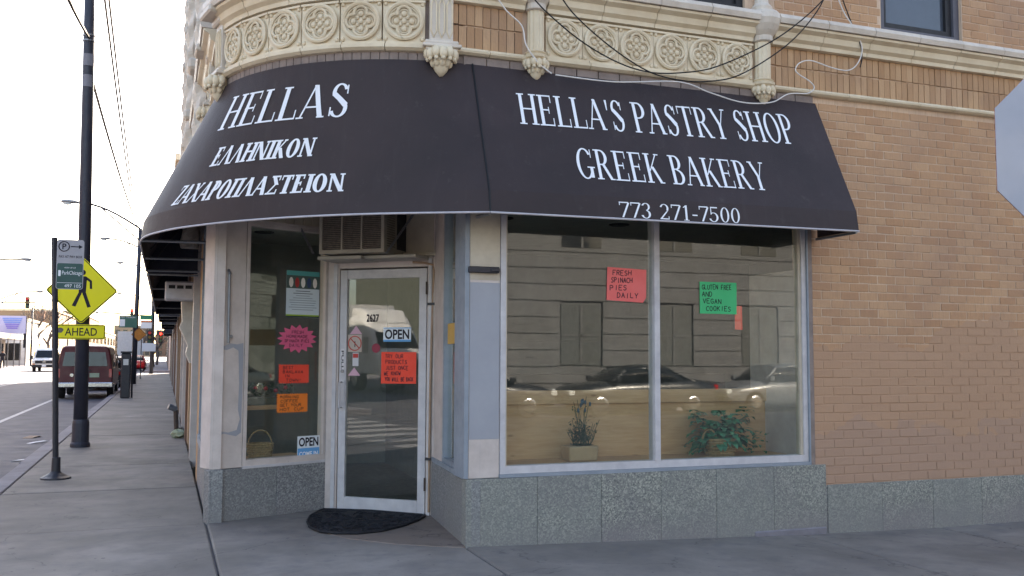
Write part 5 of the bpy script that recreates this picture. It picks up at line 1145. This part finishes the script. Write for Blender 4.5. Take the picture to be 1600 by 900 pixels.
# ---- pay box and its sign
e = empty('pay_box', (-1.2, 34.35, 0), 'dark parking pay box under a green sign at the kerb', 'pay box')
obj('cabinet', MB().box(-1.35, -1.05, 34.2, 34.5, 0, 1.5), M['darkmetal'], e, bevel=.03); obj('solar_top', MB().box(-1.37, -1.03, 34.18, 34.52, 1.5, 1.56), M['plastic'], e); obj('screen', MB().box(-1.28, -1.12, 34.19, 34.2, 1.1, 1.3), M['clearlens'], e)
e = empty('pay_sign', (-.98, 34.45, 0), 'green and white pay-to-park sign on a post by the pay box', 'sign')
obj('post', MB().tube([(-1.0,34.5,0),(-1.0,34.5,2.8)], .03, 8), M['darkmetal'], e); obj('plate', MB().box(-1.47, -.9, 34.44, 34.45, 2.36, 2.76), mat('pay_green', '#3a6a5c', .5), e); obj('white_field', MB().box(-1.45, -1.28, 34.434, 34.44, 2.4, 2.64), M['letter'], e)
obj('legend', plain_text('PAY TO PARK', lambda a, b: Vector((a, 34.43, b)), -1.42, -.95, 2.68, 2.73), M['letter'], e, fix=False)
# ---- street lights
def street_light(base, lamp, label, r=.11, lean=(0,0), cob=True):
    b = Vector(base); l = Vector(lamp); top = Vector((b.x+lean[0], b.y+lean[1], l.z-1.0)); e = empty('street_light', b, label, 'street light', 'street lights along the road')
    obj('pole', MB().tube([b, top], [r, r*.7], 10), M['polepaint'], e, smooth=True)
    d = l-top; arm = [top+Vector((d.x*t, d.y*t, 1.15*math.sin(min(1, t*1.05)*PI*.5))) for t in [i/8 for i in range(9)]]
    obj('arm', MB().tube(arm, .055, 6), M['polepaint'], e); obj('brace', MB().tube([top-Vector((0,0,.6)), top+Vector((d.x*.3, d.y*.3, .15)), arm[5]], .038, 6), M['polepaint'], e)
    k = Vector((math.copysign(1, d.x), 0, 0)); h = arm[-1]
    obj('luminaire', MB().loft([[(h.x+k.x*s, h.y+w*math.cos(a), h.z+hh*math.sin(a)+.03) for a in [2*PI*i/10 for i in range(10)]] for s, w, hh in ((-.15,.05,.05),(.1,.13,.09),(.4,.17,.1),(.6,.12,.07),(.68,.04,.03))]), M['steel'], e, smooth=True)
    obj('lens', MB().ball((h.x+k.x*.38, h.y, h.z-.06), (.2,.13,.09), 10, 6), M['clearlens'], e, smooth=True)
street_light((-1.39,49.9,0), at_y(97,320,50)+Vector((.6,0,0)), 'street light on the leaning dark pole with the orange sign', .13, (.1,0))
street_light((-.88,74.5,0), at_y(157,376,74)+Vector((.6,0,0)), 'street light on the dark signal pole at the far corner', .14)
street_light((-1.2,97,0), at_y(183,413,97)+Vector((.6,0,0)), 'street light beyond the far crossing on the shop side')
street_light((-1.2,112,0), at_y(183,460,112)+Vector((.6,0,0)), 'lowest distant street light on the shop side')
street_light((-14.2,69,0), at_y(33,409,69), 'street light reaching in from the left edge of view')
street_light((-14.2,92,0), at_y(55,458,92), 'lower street light reaching in from left beyond the billboard')
street_light((-14.0,118,0), (-10.4,118,7.6), 'street light beside the white building on the far left')
street_light((-14.0,160,0), (-10.4,160,7.6), 'distant street light left of the crossing sign')
e = empty('orange_sign', (-1.2, 49.7, 2.06), 'weathered orange diamond sign on the leaning pole', 'sign'); OS = lambda a, b, o=0: Vector((a, 49.72-o, b))
obj('plate', plate(diamond((-1.2,2.41), .25, .03), OS, 0, .006), mat('weathered_orange', '#c47e2c', .6, '#a3662a', 6), e); obj('border', MB().tube([OS(a, b, .008) for a, b in diamond((-1.2,2.41), .235, .025)], .008, 4, closed=True), M['ink'], e)
# ---- signals, street name signs and wires at the far crossing
def signal(p, label, lit=None, s=1.0):
    e = empty('traffic_signal', p, label, 'traffic signal', 'traffic signals at the far crossing')
    obj('housing', MB().box(p.x-.17*s, p.x+.17*s, p.y-.12, p.y+.12, p.z-.5*s, p.z+.5*s), M['plastic'], e, bevel=.03)
    for k, c in enumerate(('#c01818','#6a5010','#10402a')):
        z = p.z+(.31-.31*k)*s; obj('visor', MB().tube([(p.x, p.y-.1, z), (p.x, p.y-.32, z)], .125*s, 10), M['plastic'], e)
        m = mat('lens_%d' % k, c, .3)
        if lit == k: b = [n for n in m.node_tree.nodes if n.type == 'BSDF_PRINCIPLED'][0]; b.inputs['Emission Color'].default_value = lin('#ff2a20'); b.inputs['Emission Strength'].default_value = 2
        obj('lens', MB().tube([(p.x, p.y-.32, z), (p.x, p.y-.33, z)], .11*s, 12), m, e)
sg1 = at_y(43, 473, 90); signal(sg1, 'traffic signal hanging from the mast arm on the left')
e = empty('mast_arm', (sg1.x-8, 90.2, 0), 'long signal mast arm reaching in from the left', 'mast arm'); obj('arm', MB().tube([(sg1.x-8, 90.2, sg1.z-.1), (sg1.x+.6, 90.2, sg1.z+.05)], .06, 8), M['steel'], e); obj('upright', MB().tube([(sg1.x-8, 90.2, 0), (sg1.x-8, 90.2, sg1.z+.3)], .13, 10), M['steel'], e)
signal(at_y(234, 527, 74)+Vector((0,-.3,0)), 'traffic signal on the dark pole at the end of the sidewalk', None); signal(at_y(251, 527, 92), 'red-lit traffic signal beyond the end of the sidewalk', 0)
signal(at_y(206, 489, 74), 'small red-lit signal left of the leaning pole top', 0, .6)
e = empty('mast_arm', (-.95, 74.5, 5), 'thin signal mast arm from the dark pole over the road', 'mast arm'); a_ = at_y(150, 487, 74.5); b_ = at_y(236, 494, 74.5); obj('arm', MB().tube([b_, a_], .05, 8), M['steel'], e)
e = empty('street_name_sign', at_y(229, 496, 74.2), 'green street name sign on the dark pole at far corner', 'sign'); p0, p1 = at_y(219,492,74.2), at_y(238,500,74.2); obj('plate', MB().box(p0.x, p1.x, 74.18, 74.22, p1.z, p0.z), mat('street_green', '#2a8060', .5), e)
e = empty('bus_stop_sign', at_y(228, 507, 74.1), 'red and white sign below the green street name', 'sign'); p0, p1 = at_y(220,501,74.1), at_y(237,513,74.1); obj('plate', MB().box(p0.x, p1.x, 74.08, 74.1, p1.z, p0.z), M['letter'], e); obj('red_band', MB().box(p0.x, p1.x, 74.07, 74.08, p0.z-.12, p0.z), M['redlens'], e)
e = empty('street_sign', (-1.29, 59.7, 0), 'small white kerb sign on a thin post beyond the leaning pole', 'sign'); obj('post', MB().tube([(-1.29,59.7,0),(-1.29,59.7,2.3)], .03, 6), M['darkmetal'], e); p0, p1 = at_y(222,536,59.6), at_y(243,549,59.6); obj('plate', MB().box(p0.x, p1.x, 59.6, 59.62, p1.z, p0.z), M['sign'] if 'sign' in M else M['letter'], e); obj('bracket', MB().tube([(-1.29,59.68,(p0.z+p1.z)/2),(p1.x,59.64,(p0.z+p1.z)/2)], .02, 5), M['darkmetal'], e)
def wire(a, b, r, sag, label, m='cableb'):
    r *= 1.8
    a, b = Vector(a), Vector(b); tag(obj('overhead_wire', MB().tube([a+(b-a)*t-Vector((0,0,4*sag*t*(1-t))) for t in [i/16 for i in range(17)]], r, 5), M[m]), label, 'wire')
wire(b0+ax*(6.2/10.2), (-1.3, 50, 7.5), .014, .25, 'black overhead wire from the thick pole to the leaning pole')
wire(b0+ax*(6.68/10.2), at_y(118, -40, 12)+Vector((-.3,0,.2)), .014, .05, 'black overhead wire leaving the thick pole at the top edge')
for k in (0, 1): wire(at_x(160+7*k, -30, -1.0), at_x(204+3*k, 300, -1.0), .010, .1, ('left' if k == 0 else 'right') + ' of two thin grey wires high above the sidewalk')
# ================================================================== vehicles (local: x across, y forward, z up)
def wheel(parent, x, y, r=.34, w=.22):
    s = 1 if x > 0 else -1
    ty = obj('wheel', MB().tube([(x-s*w/2, y, r), (x-s*.02, y, r), (x+s*w/2, y, r)], [r*.97, r, r*.95], 20), M['tyre'], parent)
    obj('rim', MB().tube([(x+s*w/2, y, r), (x+s*(w/2+.012), y, r)], [r*.62, r*.5], 14), M['chrome'], ty)
def ring(y, zb, zm, zt, wl, wt, lean=0):
    return [(-wl*.93,y,zb),(-wl,y,zb+.12),(-wl*1.0,y+lean*.5,zm),(-wt,y+lean,zt-.13),(-wt*.95,y+lean,zt-.05),(-wt*.82,y+lean,zt),(0,y+lean,zt+.015),(wt*.82,y+lean,zt),(wt*.95,y+lean,zt-.05),(wt,y+lean,zt-.13),(wl,y+lean*.5,zm),(wl,y,zb+.12),(wl*.93,y,zb)]
def quadpiece(name, pts, m, parent, th=.012):
    pts = [Vector(p) for p in pts]; n = (pts[1]-pts[0]).cross(pts[3]-pts[0]).normalized()*th
    return obj(name, MB().hexa([pts[0]-n, pts[1]-n, pts[2]-n, pts[3]-n, pts[0]+n, pts[1]+n, pts[2]+n, pts[3]+n]), m, parent)
def place(e, loc, rz=0): e.location = loc; e.rotation_euler = (0, 0, rz)
# red van, rear towards us
van = empty('red_van', (0,0,0), 'dark red panel van parked at the kerb seen from behind', 'van')
W, HT = .93, 1.9
obj('body', MB().loft([ring(.0,.42,1.05,HT-.04,W*.97,W*.83,.06), ring(.06,.4,1.05,HT,W,W*.86,.08), ring(1.0,.38,1.05,HT+.02,W,W*.86), ring(3.6,.38,1.05,HT,W,W*.86), ring(4.1,.38,1.05,1.75,W,W*.78), ring(4.6,.4,1.02,1.2,W,W*.86), ring(5.2,.45,.95,1.08,W*.92,W*.8)]), M['redpaint'], van, smooth=False, bevel=.012)
for s in (-1, 1):
    quadpiece('rear_window', [(s*.08,-.012+.035,1.18),(s*.74,.035-.012,1.18),(s*.66,.06,1.68),(s*.08,.06,1.68)], M['carglass'], van)
    quadpiece('tail_light', [(s*.80,-.01,.78),(s*.895,-.01,.78),(s*.885,.01,1.08),(s*.80,.01,1.08)], M['redlens'], van, .015)
    obj('side_window', MB().box(min(s*.9,s*.925), max(s*.9,s*.925), .5, 1.8, 1.15, 1.62).box(min(s*.9,s*.925), max(s*.9,s*.925), 3.0, 3.8, 1.15, 1.6), M['carglass'], van)
    obj('mirror', MB().box(min(s*.96,s*1.12), max(s*.96,s*1.12), 3.6, 3.75, 1.05, 1.3), M['plastic'], van, bevel=.02)
    obj('door_hinge', MB().box(s*.87-.02, s*.87+.02, -.02, .02, 1.12, 1.16), M['redpaint'], van)
quadpiece('door_seam', [(-.012,-.006,.5),(.012,-.006,.5),(.012,.07,1.8),(-.012,.07,1.8)], M['plastic'], van, .008)
obj('rear_bumper', MB().box(-.95, .95, -.16, .05, .42, .6), M['chrome'], van, bevel=.03); obj('tow_bar', MB().box(-.3, .3, -.1, .1, .33, .4), M['plastic'], van)
obj('licence_plate', MB().box(.16, .48, -.022, .0, .78, .93), mat('plate_face', '#8fa08c', .5), van); obj('door_handle', MB().box(.05, .2, -.03, 0, 1.0, 1.05), M['plastic'], van)
obj('badge', MB().tube([(-.42,-.02,.86),(-.42,-.005,.86)], .06, 12), M['chrome'], van); obj('roof_light', MB().box(-.12, .12, -.02, .06, HT-.06, HT), M['redlens'], van)
for x in (-.82, .82):
    for y in (1.0, 4.35): wheel(van, x, y, .36)
place(van, (-2.66, 37.2, RZ))
# white van, front towards us
wv = empty('white_van', (0,0,0), 'white cargo van driving towards us on the far left', 'van'); W, HT = .98, 2.05
obj('body', MB().loft([ring(0,.35,1.0,HT,W,W*.86), ring(3.9,.35,1.0,HT,W,W*.86), ring(4.2,.35,1.0,1.85,W,W*.82), ring(4.6,.36,1.0,1.22,W,W*.9), ring(5.3,.4,.95,1.1,W*.97,W*.86), ring(5.4,.45,.9,1.0,W*.9,W*.8)]), M['whitepaint'], wv, bevel=.012)
quadpiece('windscreen', [(-.78,4.68,1.25),(.78,4.68,1.25),(.7,4.2,1.84),(-.7,4.2,1.84)], M['carglass'], wv, .03)
obj('grille', MB().box(-.72, .72, 5.36, 5.43, .72, .98), M['plastic'], wv); obj('front_bumper', MB().box(-.98, .98, 5.3, 5.5, .38, .62), M['plastic'], wv, bevel=.03); obj('emblem', MB().box(-.12, .12, 5.43, 5.45, .82, .9), M['chrome'], wv); obj('licence_plate', MB().box(-.16, .16, 5.5, 5.51, .45, .6), M['letter'], wv)
for s in (-1, 1):
    obj('headlight', MB().box(min(s*.72,s*.94), max(s*.72,s*.94), 5.3, 5.42, .72, .96), M['clearlens'], wv); obj('indicator', MB().box(min(s*.72,s*.95), max(s*.72,s*.95), 5.28, 5.41, .64, .72), M['amberlens'], wv)
    obj('mirror', MB().box(min(s*1.0,s*1.2), max(s*1.0,s*1.2), 4.5, 4.6, 1.1, 1.4), M['plastic'], wv, bevel=.02); obj('side_window', MB().box(min(s*.93,s*.955), max(s*.93,s*.955), 3.2, 4.0, 1.2, 1.7), M['carglass'], wv)
    for y in (.9, 4.7): wheel(wv, s*.85, y, .36)
place(wv, (-9.75, 96.5, RZ), PI)
def sedan(label, paint, loc, rz, rough=.3, L=4.6, roof=1.42):
    e = empty('parked_car', (0,0,0), label, 'car', 'parked cars'); h = roof
    pr = mat('car_paint_' + paint.strip('#'), paint, rough, None, 2, .06, spec=.6)
    def rg(y, zb, zt, w): return [(-w*.92,y,zb),(-w,y,zb+.15),(-w,y,zt-.2),(-w*.95,y,zt-.06),(-w*.84,y,zt),(0,y,zt+.03),(w*.84,y,zt),(w*.95,y,zt-.06),(w,y,zt-.2),(w,y,zb+.15),(w*.92,y,zb)]
    a = L/2
    obj('body', MB().loft([rg(-a,.42,.78,.72), rg(-a+.12,.3,.92,.82), rg(-a+.9,.22,.97,.88), rg(0,.2,.95,.9), rg(a-1.5,.22,.93,.88), rg(a-.5,.25,.82,.84), rg(a-.1,.3,.68,.74), rg(a,.4,.58,.62)]), pr, e, smooth=True)
    def cab(y, zt, w, zb=.9): return [(-.84,y,zb),(-w,y,zt-.06),(-w*.86,y,zt),(0,y,zt+.03),(w*.86,y,zt),(w,y,zt-.06),(.84,y,zb)]
    C0 = [cab(-a+.75,.96,.8), cab(-a+1.45,h-.05,.62), cab(-.15,h,.64), cab(.55,h-.06,.62), cab(a-1.25,.95,.8)]
    obj('cabin_glass', MB().loft(C0), M['carglass'], e, smooth=True)
    rf = [[(p[0]*1.01, p[1], p[2]+.012) for p in r[1:6]] + [(p[0]*1.0, p[1], p[2]-.03) for p in reversed(r[1:6])] for r in C0[1:4]]; obj('roof_panel', MB().loft(rf), pr, e, smooth=True)
    for s in (-1, 1):
        for i, j in ((0,1),(3,4)): obj('roof_pillar', MB().tube([(s*abs(C0[i][1][0])*1.0, C0[i][1][1], C0[i][1][2]), (s*abs(C0[j][1][0]), C0[j][1][1], C0[j][1][2])], .035, 6), pr, e)
        obj('roof_pillar', MB().tube([(s*.85,-.15,.92),(s*.65,-.15,h-.05)], .035, 6), pr, e)
        obj('tail_light', MB().box(min(s*.5,s*.8), max(s*.5,s*.8), -a-.01, -a+.15, .68, .84), M['redlens'], e, bevel=.02); obj('headlight', MB().box(min(s*.42,s*.74), max(s*.42,s*.74), a-.2, a-.02, .56, .7), M['clearlens'], e, bevel=.02)
        obj('mirror', MB().box(min(s*.9,s*1.03), max(s*.9,s*1.03), .85, 1.0, .92, 1.06), pr, e, bevel=.02)
        for y in (-a+.85, a-.9): wheel(e, s*.8, y, .32, .2)
    obj('licence_plate', MB().box(-.16, .16, -a-.02, -a+.02, .58, .7), M['letter'], e)
    place(e, loc, rz); return e
sedan('silver car behind the white van on the far left', '#8f9499', (-9.0, 108, RZ), PI)
sedan('dark car parked ahead of the red van', '#2a2d33', (-2.6, 47.6, RZ), 0); sedan('dark green car parked two ahead of the red van', '#2c3a36', (-2.6, 54, RZ), 0); sedan('grey car parked farthest along the kerb', '#55585c', (-2.6, 61, RZ), 0)
sedan('small red car beyond the far end of the sidewalk', '#a01a22', (-2.5, 96, RZ), 0)
# cars and truck in the side street, seen as reflections in the glass
sedan('black car parked across the side street, its tail lamp mirrored in the window', '#1e2126', (7.6, -9.7, RZ), -PI/2, roof=1.36); sedan('dark grey sedan across the side street mirrored in the window', '#24282c', (12.5, -9.7, RZ), PI/2, roof=1.36); sedan('silver sedan across the side street mirrored in the right pane', '#63676b', (17.4, -9.7, RZ), PI/2, roof=1.4); sedan('dark blue sedan across the side street beyond the silver one', '#26303c', (22.4, -9.7, RZ), PI/2)
tk = empty('white_truck', (0,0,0), 'white lorry tractor in the side street mirrored in the door glass', 'truck'); wp = M['whitepaint']
obj('hood', MB().loft([[(-w,y,.75),(-w,y,zt-.25),(-w*.75,y,zt),(w*.75,y,zt),(w,y,zt-.25),(w,y,.75)] for y, w, zt in ((1.9,1.05,1.75),(3.2,.95,1.62),(3.7,.8,1.5))]), wp, tk, bevel=.03)
obj('cab', MB().loft([[(-w,y,.8),(-w,y,zt-.2),(-w*.85,y,zt),(w*.85,y,zt),(w,y,zt-.2),(w,y,.8)] for y, w, zt in ((-.8,1.2,3.4),(.6,1.2,3.35),(1.3,1.12,2.75),(1.95,1.08,1.85))]), wp, tk, bevel=.03)
obj('fairing', MB().loft([[(-w,y,2.6),(-w*.9,y,zt),(w*.9,y,zt),(w,y,2.6)] for y, w, zt in ((-.8,1.15,3.75),(.3,1.1,3.65),(1.0,.95,3.1))]), wp, tk, bevel=.03)
quadpiece('windscreen', [(-.95,1.92,1.95),(.95,1.92,1.95),(.9,1.42,2.6),(-.9,1.42,2.6)], M['carglass'], tk, .05); obj('grille', MB().box(-.5, .5, 3.66, 3.74, .75, 1.42), M['plastic'], tk)
for k in range(6): obj('grille_bar', MB().box(-.48, .48, 3.74, 3.76, .8+k*.1, .84+k*.1), M['chrome'], tk)
obj('front_bumper', MB().box(-1.15, 1.15, 3.3, 3.8, .35, .68), M['chrome'], tk, bevel=.05)
for s in (-1, 1):
    obj('headlight', MB().box(min(s*.58,s*.88), max(s*.58,s*.88), 3.5, 3.68, .95, 1.2), M['clearlens'], tk); obj('mirror', MB().box(min(s*1.3,s*1.5), max(s*1.3,s*1.5), 1.5, 1.6, 1.7, 2.4), M['chrome'], tk); wheel(tk, s*.98, 2.9, .5, .3); wheel(tk, s*.98, -.2, .5, .45)
for k in range(5): obj('marker_lamp', MB().box(-.7+k*.35-.05, -.7+k*.35+.05, 1.0, 1.05, 2.9, 2.95), M['amberlens'], tk)
obj('trailer', MB().box(-1.28, 1.28, -13, -1.3, 1.1, 3.95), M['whitepaint'], tk)
place(tk, (-29.5, -5.3, RZ), -PI/2)
# ================================================================== far side of the streets
oppwin = mat('hazy_window', '#4b4f50', .3)
opp = empty('stone_building', (-1, -15, 0), 'pale banded stone building across the side street mirrored in the glass', 'building')
wins = [(x_, x_+1.6) for x_ in (1.5, 5.2, 9.0, 12.6, 16.2, 19.8, 23.4, 27.0, 32, 37)]
obj('wall', MB().box(-2, 46, -26, -15.3, -.2, 12), M['limestone'], opp)
for i in range(13):
    z0_, z1_ = i*.56, i*.56+.53
    segs = [-2] + [v for w_ in wins for v in w_] + [46]
    if 1.1 < z1_ and z0_ < 3.3:
        for a, b in zip(segs[0::2], segs[1::2]): obj('stone_band', MB().box(a, b, -15.3, -15.2, z0_, z1_), M['limestone'], opp)
    else: obj('stone_band', MB().box(-2, 46, -15.3, -15.2, z0_, z1_), M['limestone'], opp)
for a, b in wins:
    wn = obj('window', MB().box(a+.05, b-.05, -15.29, -15.24, 1.15, 3.25), oppwin, opp); obj('frame', MB().box(a+.76, a+.84, -15.24, -15.21, 1.15, 3.25).box(a+.05, b-.05, -15.24, -15.21, 2.15, 2.22), M['limestone'], wn)
    wn = obj('window', MB().box(a+.05, b-.05, -15.25, -15.18, 5.2, 7.2), darkwin, opp); obj('frame', MB().box(a+.76, a+.84, -15.18, -15.15, 5.2, 7.2), M['limestone'], wn)
obj('cornice', MB().box(-2.2, 46.2, -15.8, -14.8, 12, 12.6), M['limestone'], opp)
def block(x0, x1, y0, y1, h, m, label, face='x1', rows=2, nw=5, wm=None):
    e = empty('far_building', ((x0+x1)/2, (y0+y1)/2, 0), label, 'building'); obj('wall', MB().box(x0, x1, y0, y1, -.2, h), m, e); obj('cornice', MB().box(x0-.15, x1+.15, y0-.15, y1+.15, h, h+.3), M['terra'], e)
    for r in range(rows):
        for i in range(nw):
            z = .6+r*3.2; wz = min(2.0, h-z-.4)
            if wz < .6: continue
            k = (y1-y0)/nw; a = y0+i*k+k*.2; obj('window', MB().box(x1-.05, x1+.03, a, a+k*.6, z, z+wz), wm or darkwin, e)
            k = (x1-x0)/nw; a = x0+i*k+k*.2; obj('window', MB().box(a, a+k*.6, y0-.03, y0+.05, z, z+wz), wm or darkwin, e)
    return e
block(-34, -17.2, 6, 28, 9, tanb, 'tan brick block across the street outside the left edge'); block(-34, -17.2, 28.2, 52, 8, brown, 'brown brick block across the street outside the left edge'); block(-34, -17.2, 52.2, 76, 7, tanb, 'low tan block across the street before the far crossing')
block(-60, -30, -34, -17, 10, mat('dark_green_grey', '#4f544c', .9), 'unseen dark grey-green block added in place of trees mirrored in the door')  # added out of view, coloured dark to give the door glass its tree-dark reflection
# low shop with canopy under the billboard
ls = empty('low_shop', (-17, 96, 0), 'low tan shop with white canopy under the billboard on the far left', 'shop')
pk = mat('pale_stucco', '#b8aa98', .8)
obj('wall', MB().box(-26, -17, 93, 121, -.2, 4.6), pk, ls); obj('parapet', MB().box(-26.1, -16.95, 92.9, 121.1, 4.6, 5.0), brown, ls); obj('canopy', MB().box(-17, -14.6, 93, 121, 2.9, 3.4), M['whitepaint'], ls)
for i in range(7):
    obj('window', MB().box(-17.0, -16.95, 94+i*3.8, 96.6+i*3.8, .7, 2.5), darkwin, ls); obj('canopy_post', MB().tube([(-14.8, 94+i*4.3, -.1), (-14.8, 94+i*4.3, 2.95)], .06, 6), M['steel'], ls)
bbp = at_y(20, 507, 108); bb = empty('billboard', (bbp.x, 108, 4.6), 'billboard with purple and blue print above the low shop', 'billboard')
p0, p1 = at_y(-6, 493, 108), at_y(40, 521, 108); obj('panel', MB().box(p0.x, p1.x, 107.9, 108.2, p1.z, p0.z), mat('billboard_white', '#b9b4cc', .5, '#aaa4c4', .8), bb)
w_ = p1.x-p0.x; h_ = p0.z-p1.z
for k in range(6): obj('print_row', MB().box(p0.x+w_*(.22+.03*k), p1.x-w_*(.12+.03*k), 107.86, 107.9, p0.z-h_*(.2+.11*k), p0.z-h_*(.12+.11*k)), mat('billboard_print_%d' % k, '#7a8fd0' if k < 3 else '#8a7ac8', .5), bb)
for u in (-4, 39): q = at_y(u, 520, 108); obj('support', MB().tube([(q.x, 108.1, 2), (q.x, 108.1, p0.z)], .15, 6), M['darkmetal'], bb)
block(-30, -15.2, 124, 150, 5.2, M['whitepaint'], 'flat white building right of the billboard', rows=1); block(-30, -15, 152, 190, 7.5, tanb, 'tan building behind the crossing sign'); block(-30, -15, 192, 250, 9, brown, 'brown building far down the left side'); block(-30, -15, 252, 330, 7, tanb, 'farthest tan building down the left side')
block(-22, -6, 470, 500, 14, tanb, 'distant tall block closing the view down the street', rows=4); block(-4, 14, 480, 510, 12, brown, 'distant brown block closing the view at right', rows=3)
ch = at_y(63, 515, 150); e = empty('chimney', (ch.x, 150, 0), 'brick chimney stack rising behind the white building', 'chimney'); obj('stack', MB().loft([[(ch.x+sx_*w_, 150+sy_*w_, z) for sx_, sy_ in ((-1,-1),(1,-1),(1,1),(-1,1))] for w_, z in ((.55,0),(.5,at_y(63,488,150).z))]), brown, e); obj('chimney_cap', MB().box(ch.x-.6, ch.x+.6, 149.4, 150.6, at_y(63,488,150).z, at_y(63,486,150).z), brown, e)
bt = at_y(203, 545, 104); e = empty('box_truck', (bt.x, 104, RZ), 'grey box lorry stopped beyond the far crossing', 'truck')
obj('box', MB().box(bt.x-1.2, bt.x+1.2, 104, 110, .9, 3.7), mat('lorry_grey', '#b3b6ba', .5), e); obj('rear_frame', MB().box(bt.x-1.25, bt.x+1.25, 103.9, 104, .7, .95), M['plastic'], e)
for s in (-1, 1): obj('wheel', MB().tube([(bt.x+s*.7, 105, .3), (bt.x+s*1.1, 105, .3)], .45, 12), M['tyre'], e)
obj('cab', MB().box(bt.x-1.1, bt.x+1.1, 110.1, 111.8, .5, 2.6), M['whitepaint'], e)
# bare trees
def bare_tree(x, y, h, label):
    e = empty('bare_tree', (x, y, 0), label, 'tree', 'bare trees in the distance'); tr = MB(); cr = MB()
    def grow(mb, p, d, l, r, n):
        q = p+d*l; mb.tube([p, p+d*l*.5+Vector((rnd.uniform(-.05,.05)*l, rnd.uniform(-.05,.05)*l, 0)), q], [r, r*.85, r*.65], 5, cap=False)
        if n == 0: return
        for k in range(3 if n > 1 else 4):
            a = rnd.uniform(0, 2*PI); dd = (d + Vector((math.cos(a), math.sin(a), rnd.uniform(-.1,.5)))*rnd.uniform(.45,.8)).normalized(); grow(cr, q-d*l*rnd.uniform(0,.3), dd, l*rnd.uniform(.6,.8), r*.6, n-1)
    grow(tr, Vector((x, y, -.1)), Vector((0,0,1)), h*.32, h*.022, 4); obj('trunk', tr, M['bark'], e, fix=False); tag(obj('crown', cr, M['bark'], e, fix=False), kind='stuff')
bare_tree(at_y(52,560,135).x, 135, 10, 'bare tree left of the chimney'); bare_tree(at_y(74,560,140).x, 140, 10.5, 'bare tree right of the chimney'); bare_tree(at_y(112,560,200).x, 200, 10, 'distant bare tree behind the plaque')
bare_tree(-.9, 130, 8, 'bare tree beyond the end of the sidewalk'); bare_tree(-1.1, 112, 6.5, 'small bare tree at the far crossing')
# the walker on the far left
def person(x, y, z, label, h=1.74, rz=0):
    e = empty('person', (0,0,0), label, 'person')
    V = [(0,0,.93),(0,0,1.15),(0,0,1.38),(0,.0,1.5),(0,.02,1.6),(0,.02,1.7),(.09,.0,.9),(.1,.14,.5),(.1,.1,.08),(.1,.24,.04),(-.09,0,.9),(-.1,-.1,.5),(-.1,-.3,.12),(-.1,-.18,.05),(.19,0,1.4),(.25,-.1,1.13),(.24,.02,.9),(.24,.06,.82),(-.19,0,1.4),(-.25,.08,1.13),(-.24,.2,.95),(-.24,.25,.88)]
    E_ = [(0,1),(1,2),(2,3),(3,4),(4,5),(0,6),(6,7),(7,8),(8,9),(0,10),(10,11),(11,12),(12,13),(2,14),(14,15),(15,16),(16,17),(2,18),(18,19),(19,20),(20,21)]
    R_ = [.16,.16,.17,.065,.1,.09,.11,.075,.05,.045,.11,.075,.05,.045,.08,.06,.045,.04,.08,.06,.045,.04]
    me = bpy.data.meshes.new('body'); me.from_pydata(V, E_, []); o = bpy.data.objects.new('tmp', me); COL.objects.link(o)
    sk = o.modifiers.new('s', 'SKIN'); o.modifiers.new('u', 'SUBSURF').levels = 1
    for i, r in enumerate(R_): d = me.skin_vertices[0].data[i]; d.radius = (r, r*.75 if i < 3 else r); d.use_root = i == 0
    dg = bpy.context.evaluated_depsgraph_get(); dg.update(); m2 = bpy.data.meshes.new_from_object(o.evaluated_get(dg)); bpy.data.objects.remove(o)
    m2.materials.clear(); mats = [mat('dark_jacket', '#23242c', .8), mat('dark_trousers', '#2c2e38', .8), mat('skin', '#9a7058', .6)]
    for m in mats: m2.materials.append(m)
    for p in m2.polygons: p.use_smooth = True; zc = p.center.z; p.material_index = 2 if zc > 1.52 or (zc < .9 and abs(p.center.x) > .2) else (0 if zc > .92 else 1)
    link('body', m2, None, e)
    obj('hair', MB().ball((0,.0,1.7), (.095,.1,.09), 10, 7), mat('dark_hair', '#1d1714', .8), e, smooth=True)
    e.location = (x, y, z); e.rotation_euler = (0, 0, rz); e.scale = (h/1.78,)*3
pw = at_y(4, 560, 99); person(pw.x, 99, 0, 'person in a dark jacket walking on the far left pavement', rz=PI)
